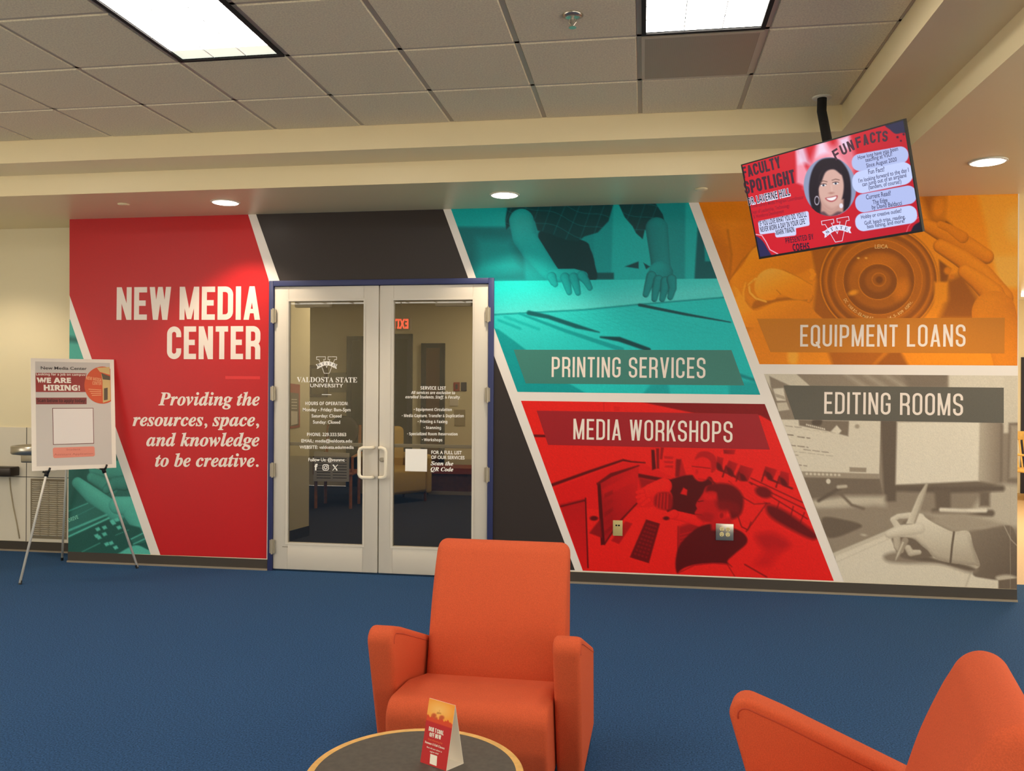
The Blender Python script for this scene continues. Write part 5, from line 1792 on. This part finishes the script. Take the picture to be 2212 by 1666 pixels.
BP = Plane(EP.o + EP.n * .034, EP.u, EP.v)
bt = thing('poster_board', 'white hiring poster with red headings standing on the easel', 'poster', tuple((clips[0] + clips[1]) / 2))
ucl = (BP.uv((101, 1019))[1] + BP.uv((237, 1011))[1]) / 2
cu = [BP.uv(q_) for q_ in ((66.5, 774), (246, 777), (251.2, 1010.5), (69, 1018))]
b = MB()
fr_ = [BP.pt(c_, 0) for c_ in cu]
bk_ = [BP.pt(c_, -.008) for c_ in cu]
b.add(fr_ + bk_, [(0, 1, 2, 3), (7, 6, 5, 4), (0, 4, 5, 1), (1, 5, 6, 2), (2, 6, 7, 3), (3, 7, 4, 0)])
b.build('board', M_paper, bt)
zb_ = zf(50, 760, .16204)
f = Flat(BP, .001)
f.poly([zb_(160, 130), zb_(1155, 150), zb_(1185, 1500), zb_(180, 1528)])
f.build('printed_sheet', mat('poster_sheet_grey', (200, 194, 186), .55), bt)
f = Flat(BP, .002)
f.poly([zb_(163, 283), zb_(845, 288), zb_(820, 420), zb_(835, 538), zb_(168, 538)])
f.build('headline_band', mat('poster_band_red', (150, 50, 44), .6), bt)
f = Flat(BP, .002)
f.poly([zb_(168, 613), zb_(845, 612), zb_(846, 700), zb_(172, 702)])
f.build('scan_band', mat('poster_band_maroon', (132, 58, 54), .6), bt)
f = Flat(BP, .002)
f.poly([zb_(388, 752), zb_(936, 750), zb_(944, 1226), zb_(398, 1242)])
f.build('code_border', mat('poster_border', (120, 66, 60), .6), bt)
f = Flat(BP, .003)
f.poly([zb_(396, 760), zb_(928, 758), zb_(936, 1218), zb_(406, 1234)])
f.build('code_field', mat('poster_white', (226, 220, 214), .6), bt)
f = Flat(BP, .002)
f.poly([zb_(*q_) for q_ in fillet([(393, 1280, 25), (950, 1262, 25), (957, 1395, 25), (400, 1420, 25)], True)])
f.build('button_shape', mat('poster_button', (226, 140, 120), .6), bt)
f = Flat(BP, .003)
f.text('Student', zb_(575, 1318), zb_(762, 1314), 26 * .162, 'plain')
f.text('Assistant Application', zb_(412, 1385), zb_(930, 1370), 26 * .162, 'plain')
f.build('button_lettering', mat('poster_button_ink', (190, 108, 92), .6), bt)
f = Flat(BP, .003)
f.text('New Media Center', zb_(235, 236), zb_(848, 244), 40 * .162, 'plain', .012)
f.build('heading_lettering', M_inkdark, bt)
f = Flat(BP, .003)
f.text('Looking for a job on campus?', zb_(172, 316), zb_(838, 322), 30 * .162, 'bold')
f.text('WE ARE', zb_(182, 416), zb_(638, 416), 70 * .162, 'bold', .03)
f.text('HIRING!', zb_(275, 516), zb_(758, 518), 74 * .162, 'bold', .03)
f.build('headline_lettering', M_paper, bt)
f = Flat(BP, .003)
f.text('Scan below to apply today!', zb_(188, 672), zb_(832, 676), 46 * .162, 'bold')
f.build('scan_lettering', mat('poster_ink_maroon', (62, 20, 20), .6), bt)
# round picture of the same wall
circ = [zb_(1055 + 240 * math.cos(a), 446 + 248 * math.sin(a)) for a in np.linspace(0, 2 * math.pi, 49)[:-1]]
circ = [(min(c_[0], zb_(1157 + (c_[1] - 780) * .15, 0)[0]), c_[1]) for c_ in circ]
f = Flat(BP, .0025)
f.poly(circ)
f.build('round_picture', mat('poster_round_orange', (206, 84, 44), .6), bt)
f = Flat(BP, .0035)
f.poly([zb_(1040, 300), zb_(1157, 330), zb_(1165, 640), zb_(1150, 655), zb_(1062, 682), zb_(1055, 400)])
f.poly([zb_(980, 215), zb_(1150, 205), zb_(1155, 310), zb_(1020, 270)])
f.build('picture_wall', mat('poster_pic_cream', (206, 176, 116), .6), bt)
f = Flat(BP, .0045)
f.poly([zb_(1040, 285), zb_(1157, 330), zb_(1157, 380), zb_(1060, 370)])
f.build('picture_shade_panel', mat('poster_pic_dark', (92, 78, 60), .6), bt)
f = Flat(BP, .0045)
f.poly([zb_(1075, 490), zb_(1125, 480), zb_(1125, 640), zb_(1075, 650)])
f.build('picture_door', mat('poster_pic_dark', (92, 78, 60), .6), bt)
f = Flat(BP, .0035)
f.text('NEW MEDIA', zb_(835, 370), zb_(1042, 400), 44 * .162, 'bold')
f.text('CENTER', zb_(922, 440), zb_(1045, 446), 44 * .162, 'bold')
for k in range(4):
    f.stroke([zb_(870 + 15 * k, 500 + 28 * k), zb_(1040, 512 + 22 * k)], 1.4)
f.build('picture_lettering', mat('poster_pic_ink', (232, 168, 120), .6), bt)

# ================================================================== LEFT RECESS: PANEL, FOUNTAIN, GRILLE
zr = zf(0, 890, .24017)
RW = Plane((0, YREC, 0), (1, 0, 0), (0, 0, 1))
a = at_y(zr(-40, 135), YREC)
pn = MB().box((RX0, YREC - .012, BH + .005), (XL + .01, YREC, a.z)).build('wainscot', M_laminwall)
struct(pn, 'pale laminate panelling below the cream left wall', 'wall panel')
for px_ in (zr(237, 500), zr(245, 200)):
    q_ = at_y(px_, YREC - .012)
xs_ = at_y(zr(237, 800), YREC - .012).x
zs_ = at_y(zr(240, 585), YREC - .012).z
MB().box((xs_ - .003, YREC - .0135, BH + .005), (xs_ + .003, YREC - .0115, a.z)).box((RX0, YREC - .0134, zs_ - .003), (XL, YREC - .0116, zs_ + .003)).build('panel_joint', M_base, pn)
# grille
y_ = YREC - .012
g0, g1 = at_y(zr(296, 620), y_), at_y(zr(600, 1128), y_)
gr = thing('vent_grille', 'louvred vent grille low on the left wall behind the easel', 'vent', ((g0.x + g1.x) / 2, y_, g1.z))
MB().box((g0.x - .02, y_ - .004, g1.z - .02), (g1.x, y_ + .001, g0.z + .02)).build('grille_plate', mat('grille_slot_shade', (128, 116, 94), .6), gr)  # plate colour darkened to stand in for shade in the louvre slots
b = MB()
n = 26
for k in range(n):
    z = g1.z + (g0.z - g1.z) * (k + .5) / n
    for j in range(4):
        xa = g0.x + (g1.x - g0.x) * (j + .06) / 4
        xb = g0.x + (g1.x - g0.x) * (j + .94) / 4
        b.add([(xa, y_ - .003, z - .005), (xb, y_ - .003, z - .005), (xb, y_ - .018, z + .006), (xa, y_ - .018, z + .006), (xa, y_ - .018, z + .009), (xb, y_ - .018, z + .009), (xb, y_ - .003, z + .004), (xa, y_ - .003, z + .004)],
              [(0, 1, 2, 3), (3, 2, 5, 4), (4, 5, 6, 7), (0, 3, 4, 7), (1, 6, 5, 2)])
b.build('louvre', mat('grille_louvre', (232, 222, 200), .45), gr)
# stainless fountain, partly behind the poster
yf = YREC - .012
c0 = at_y(zr(98, 335), yf - .2) + Vector((.05, 0, 0))
rr = .19
cz1, cz0 = at_y(zr(190, 298), yf - .2).z, at_y(zr(190, 372), yf - .2).z
df = thing('drinking_fountain', 'stainless steel drinking fountain bowl on the left wall behind the poster', 'drinking fountain', (c0.x + rr, yf, cz0))
ctr = (c0.x + rr, yf - .2, 0)
MB().lathe([(.12, cz0 - .01), (rr - .01, cz0), (rr, cz0 + .01), (rr, cz1 - .008), (rr - .008, cz1), (rr - .03, cz1), (rr - .05, cz1 - .03), (.02, cz1 - .045)], ctr, 48).build('bowl', M_steel, df, smooth=True)
q0, q1 = at_y(zr(183, 372), yf - .2), at_y(zr(280, 460), yf - .2)
MB().box((q0.x, yf - .2, q1.z), (q0.x + .3, yf, cz0)).build('cooler_housing', M_steel, df, bevel=(.01, 3))
MB().tube([(c0.x + rr + .08, yf - .05, cz1 - .02), (c0.x + rr + .08, yf - .05, cz1 + .07), (c0.x + rr + .05, yf - .09, cz1 + .09)], .009, 10).build('spout', M_steel, df, smooth=True)
# lower dark basin at the frame edge
s1, s0_ = at_y(zr(92, 500), yf - .12), at_y(zr(92, 585), yf - .12)
lb = thing('drinking_fountain', 'lower dark-edged drinking fountain at the left edge of the picture', 'drinking fountain', (s1.x - .3, yf, s0_.z))
MB().box((s1.x - .55, yf - .12, s0_.z), (s1.x, yf, s1.z)).build('apron', mat('fountain_dark', (52, 44, 38), .35, metal=.4), lb, bevel=(.012, 3))
# cord below the fountain
cpts = [at_y(zr(x, y), YREC - .018) for x, y in ((85, 590), (95, 700), (120, 860), (150, 1000), (175, 1140))]
MB().tube(cpts, .005, 8).build('power_cord', mat('cord_grey', (176, 162, 134), .6), df, smooth=True)

# ================================================================== OUTLETS ON THE MURAL
zo = zf(1100, 850, .33906)


def plate(nm, label, cat, tl, br, m):
    a, c_ = at_y(tl, DW), at_y(br, DW)
    t = thing(nm, label, cat, ((a.x + c_.x) / 2, DW, c_.z))
    MB().box((a.x, DW - .010, a.z), (c_.x, DW, c_.z)).build('cover_plate', m, t, bevel=(.003, 3))
    return t, a, c_


t, a, c_ = plate('power_outlet', 'steel four-socket power outlet on the red workshop picture', 'outlet', zo(1316, 828), zo(1428, 938), M_steel)
for i, (x, y) in enumerate(((1354, 863), (1393, 866), (1353, 897), (1392, 899))):
    q_ = at_y(zo(x, y), DW)
    s_ = MB().lathe([(.0165, 0), (.0165, .003), (.0155, .004)], (q_.x, DW - .010, q_.z), 24, (0, -1, 0)).build('socket', M_ivory, t)
    MB().box((q_.x - .007, DW - .0145, q_.z), (q_.x - .0045, DW - .0138, q_.z + .009)).box((q_.x + .0045, DW - .0145, q_.z), (q_.x + .007, DW - .0138, q_.z + .009)).box((q_.x - .0025, DW - .0145, q_.z - .011), (q_.x + .0025, DW - .0138, q_.z - .005)).build('slot', M_black_matte, s_)
t, a, c_ = plate('data_outlet', 'ivory data outlet plate left of the power outlet', 'outlet', zo(661, 808), zo(722, 908), mat('plate_ivory', (196, 178, 120), .4, metal=.2))
q_ = at_y(zo(691, 840), DW)
for dx in (-.010, .010):
    MB().box((q_.x + dx - .007, DW - .0115, q_.z - .006), (q_.x + dx + .007, DW - .0098, q_.z + .006)).build('port', M_black_matte, t)

# ================================================================== ARMCHAIRS
sgn = 1
AW, AT = .40, .10      # half width, arm thickness


def armchair(label, loc, rz):
    t = thing('armchair', label, 'armchair', loc, rz, 'orange upholstered armchairs')
    prof = fillet([(-.195, .06), (-.375, .66, .105), (-.20, .605, .3), (.30, .42, .02), (.34, .06)], True, 8)
    for s in (-1, 1):
        x0, x1 = (AW - AT, AW) if s > 0 else (-AW, -AW + AT)
        ar = MB().prism(prof, x0, x1).build('armrest', M_orange, t, local=True, bevel=(.028, 6))
        ring_ = [(y, z) for y, z in prof if z > .30]
        cy_, cz_ = 0.0, .30
        for xx in (x0 + .0006, x1 - .0006):
            pp = []
            for i, (y, z) in enumerate(ring_):
                a_, b_ = ring_[max(0, i - 1)], ring_[min(len(ring_) - 1, i + 1)]
                tx, ty = b_[0] - a_[0], b_[1] - a_[1]
                l_ = math.hypot(tx, ty)
                pp.append(wm(t) @ Vector((xx, y - ty / l_ * -.026 * sgn, z + tx / l_ * -.026 * sgn)))
            MB().tube(pp, .0028, 6).build('piping', M_piping, ar, smooth=True)
    hw = AW - AT - .004
    sp_ = fillet([(.26, .29, .02), (-.18, .395, .3), (-.45, .41, .12), (-.44, .25, .1), (-.37, .09, .02), (.26, .09, .02)], True, 10)
    MB().prism(sp_, -hw, hw).build('seat', M_orange, t, local=True, bevel=(.018, 4))
    # back cushion: curved profile with a rolled top
    front = [(.055, .28), (.085, .40), (.118, .52), (.155, .64), (.20, .75), (.225, .80)]
    top_ = [(.243, .832), (.268, .854), (.30, .863), (.335, .854), (.358, .828)]
    rear = [(.365, .79), (.36, .66), (.36, .45), (.35, .10), (.20, .10), (.10, .20)]
    ctl = front[1:] + top_ + rear[:3]
    sm = [front[0]]
    for i in range(len(ctl) - 1):
        p0, p1, p2, p3 = [Vector(ctl[max(0, min(len(ctl) - 1, i + k))]) for k in (-1, 0, 1, 2)]
        for k in range(4):
            u = k / 4
            v = .5 * (2 * p1 + (p2 - p0) * u + (2 * p0 - 5 * p1 + 4 * p2 - p3) * u * u + (3 * p1 - p0 - 3 * p2 + p3) * u ** 3)
            sm.append((v.x, v.y))
    sm += rear[2:]
    MB().prism(sm, -hw + .003, hw - .003).build('backrest', M_orange, t, local=True, bevel=(.042, 6))
    for sx in (-1, 1):
        for sy in (-.15, .29):
            MB().lathe([(.018, 0), (.022, .06)], (sx * (AW - .05), sy + .02, 0), 16).build('foot', M_foot, t, local=True)
    return t


def ground(px_lat, dist):
    g_ = EYE + FWD * dist + _ri * ((px_lat - IMW / 2) / FOC * dist)
    return (g_.x, g_.y, 0)


armchair('orange armchair facing the table with its back to the doors', ground(1061, 3.43), math.radians(8.85 - 10))
armchair('orange armchair at the lower right corner, seen from its side', ground(IMW / 2 + FOC * .857 / 2.071, 2.071), math.radians(8.85 - 111.7))

# ================================================================== SIDE TABLE AND CARD
TZ = .46
far = at_z((897, 1574), TZ)
dirv = Vector((far.x, far.y, 0)).normalized()
RT = .306
tc_ = Vector((far.x, far.y, 0)) - dirv * RT
tb = thing('side_table', 'round side table with slate top and maple edge before the armchair', 'table', tuple(tc_))
MB().lathe([(RT - .022, TZ - .03), (RT - .022, TZ)], tuple(tc_), 96).build('tabletop', M_laminate, tb)
b = MB()
n = 96
vs, fs = [], []
for k in range(n):
    c_, s_ = math.cos(2 * math.pi * k / n), math.sin(2 * math.pi * k / n)
    for r_, z_ in ((RT - .022, TZ - .030), (RT - .003, TZ - .030), (RT, TZ - .026), (RT, TZ - .003), (RT - .003, TZ + .0005), (RT - .022, TZ + .0005)):
        vs.append((tc_.x + r_ * c_, tc_.y + r_ * s_, z_))
for k in range(n):
    for j in range(6):
        fs.append((k * 6 + j, k * 6 + (j + 1) % 6, ((k + 1) % n) * 6 + (j + 1) % 6, ((k + 1) % n) * 6 + j))
b.add(vs, fs).build('edge_band', M_maple, tb)
MB().lathe([(.035, .02), (.03, .04), (.03, TZ - .035), (.08, TZ - .03)], tuple(tc_), 32).build('column', M_foot, tb, smooth=True)
MB().lathe([(.2, 0), (.2, .012), (.05, .024)], tuple(tc_), 48).build('base', M_foot, tb)

FLc, FRc, BRc = at_z((908, 1646.5), TZ), at_z((964, 1666), TZ), at_z((1001.3, 1650), TZ)
BLc = FLc + (BRc - FRc)
hh = .15
best = None
for i in range(60):
    hh_ = .10 + i * .002
    R_ = (FRc + BRc) / 2 + Vector((0, 0, hh_))
    d_ = R_ - EYE
    yy = IMH / 2 - FOC * d_.dot(UP) / d_.dot(FWD)
    if best is None or abs(yy - 1525) < best[0]:
        best = (abs(yy - 1525), hh_)
hh = best[1]
RR = (FRc + BRc) / 2 + Vector((0, 0, hh))
RL = (FLc + BLc) / 2 + Vector((0, 0, hh))
ct = thing('table_tent', 'folded red table card with white lettering on the round table', 'table card', tuple((FLc + BRc) / 2))
lift = Vector((0, 0, .0006))
nb = (BRc - FRc).normalized()


def sheet(P4, th, nm, m):
    P4 = [Vector(v) for v in P4]
    n_ = (P4[1] - P4[0]).cross(P4[3] - P4[0]).normalized()
    if n_.dot(EYE - P4[0]) < 0:
        n_ = -n_
    b = MB().add(P4 + [v - n_ * th for v in P4], [(0, 1, 2, 3), (7, 6, 5, 4), (0, 4, 5, 1), (1, 5, 6, 2), (2, 6, 7, 3), (3, 7, 4, 0)])
    return b.build(nm, m, ct)


sheet([RL, RR, FRc + lift, FLc + lift], .0008, 'front_panel', M_paper)
sheet([RL, RR, BRc + lift, BLc + lift], .0008, 'rear_panel', M_paper)
sheet([FLc + lift, FRc + lift, BRc + lift, BLc + lift], .0006, 'bottom_panel', M_paper)
FP = Plane(FLc, FRc - FLc, (RL + RR) / 2 - (FLc + FRc) / 2)
ftl, ftr, fbr, fbl = [((lambda d_: (IMW / 2 + FOC * d_.dot(RI) / d_.dot(FWD), IMH / 2 - FOC * d_.dot(UP) / d_.dot(FWD)))(v - EYE)) for v in (RL, RR, FRc, FLc)]
p = Paint(FP, [ftl, ftr, fbr, fbl], (880, 1490, .10563), 90, 200)
p.fill((186, 42, 44))
yy = p.y - (p.x - 400) * .33
p.mix(np.clip((640 - yy) / 30, 0, 1), (214, 72, 40))
edge_ = 525 + 20 * np.sin(p.x / 23) + 12 * np.sin(p.x / 9)
p.mix(np.clip((edge_ - yy) / 26, 0, 1), (244, 160, 62))
p.ell(650, 420, 190, 120, (252, 200, 116), 15, 90, .8)
p.poly([(600, 480), (620, 455), (690, 475), (695, 505), (600, 500)], (206, 140, 70), 6).line([(660, 420), (657, 455)], 6, (190, 130, 70), 4)
for x, y, r in ((545, 530, 50), (705, 575, 52), (590, 590, 30)):
    p.ell(x, y, r, r * .9, (196, 84, 44), 0, 16, .9)
p.build('front_print', print_mat('card_print', rough=.5), .0006, ct)
zk = zf(880, 1490, .10563)
f = Flat(FP, .0009)
f.cond("DON'T COOL", zk(440, 838), zk(740, 938), 92 * .1056, .2)
f.cond('OFF NOW!', zk(455, 958), zk(705, 1030), 90 * .1056, .2)
f.text('Summer & Fall Classes', zk(362, 1085), zk(760, 1225), 44 * .1056, 'serif', .01)
f.text('Meet with your advisor to', zk(400, 1185), zk(708, 1290), 32 * .1056, 'plain', .01)
f.text('register today!', zk(462, 1275), zk(640, 1330), 32 * .1056, 'plain', .01)
f.poly([zk(475, 1312), zk(614, 1360), zk(600, 1565), zk(458, 1512)])
f.build('card_lettering', M_paper, ct)
f = Flat(FP, .0009)
f.text('Start Planning for', zk(425, 1025), zk(720, 1125), 38 * .1056, 'bold')
f.build('card_subline', mat('card_orange_ink', (222, 96, 48), .5), ct)

# ================================================================== HALL AT THE RIGHT EDGE
hw_ = RY1
a, c_ = at_y((2206, 420), hw_ - .01), at_y((2330, 640), hw_ - .01)
wn = thing('window_1', 'bright window at the far right beyond the mural wall', 'window', (a.x, hw_, c_.z), kind='structure')
MB().box((a.x, hw_ - .012, c_.z), (c_.x, hw_ - .006, a.z)).build('lit_pane', mat('window_light', (255, 255, 255), .3, emit=6, emit_col=(1, .97, .9)), wn)
b = MB().box((a.x - .05, hw_ - .03, c_.z - .05), (a.x, hw_ - .001, a.z + .05)).box((c_.x, hw_ - .03, c_.z - .05), (c_.x + .05, hw_ - .001, a.z + .05)).box((a.x, hw_ - .03, c_.z - .05), (c_.x, hw_ - .001, c_.z)).box((a.x, hw_ - .03, a.z), (c_.x, hw_ - .001, a.z + .05))
b.build('window_frame', M_trimwhite, wn)
a, c_ = at_y((2206, 772), hw_ - .01), at_y((2290, 1045), hw_ - .01)
hd = thing('door_6', 'dark framed opening in the hall at the right edge', 'door', ((a.x + c_.x) / 2, hw_, 0), kind='structure')
MB().box((a.x, hw_ - .04, 0), (a.x + .1, hw_ - .001, a.z)).box((c_.x - .1, hw_ - .04, 0), (c_.x, hw_ - .001, a.z)).box((a.x + .1, hw_ - .04, a.z - .1), (c_.x - .1, hw_ - .001, a.z)).build('frame', M_bluedk, hd)
MB().box((a.x + .1, hw_ - .02, 0), (c_.x - .1, hw_ - .002, a.z - .1)).build('leaf', M_yellowwood, hd)
hq = at_z((2232, 1085), 0)
wood_chair('library_chair', 'blond wooden spindle-back chair in the hall at the right edge', (hq.x, hq.y, 0), .5, M_yellowwood, None, .95, .5)
hq = at_z((2250, 1062), 0)

# exit sign behind the viewpoint, seen mirrored in the right glass leaf
d_ = ray((866, 700))
v_ = EYE + d_ * (12.6 / d_.y)
ey = 2 * (DW + .02) - 12.6
es = thing('exit_sign', 'red lit EXIT sign hanging behind the viewpoint, mirrored in the right door', 'exit sign', (v_.x, ey, v_.z - .1))
MB().box((v_.x - .16, ey - .03, v_.z - .10), (v_.x + .16, ey + .02, v_.z + .10)).build('housing', M_trimwhite, es, bevel=(.008, 2))
MB().tube([(v_.x, ey, v_.z + .1), (v_.x, ey, ZC - .002)], .008, 8).build('stem', M_trimwhite, es)
XP = Plane((v_.x, ey + .021, v_.z), (-1, 0, 0), (0, 0, 1))
f = Flat(XP, 0)
vs_, fs_ = text_geo('EXIT', 'bold', .02)
xm, xM = min(v[0] for v in vs_), max(v[0] for v in vs_)
f.v = [XP.pt(((v[0] - (xm + xM) / 2) / (xM - xm) * .25, (v[1] - .35) * .2), .0) for v in vs_]
f.f = fs_
f.build('sign_lettering', mat('exit_red', (230, 40, 30), .4, emit=9, emit_col=(1, .12, .06)), es)
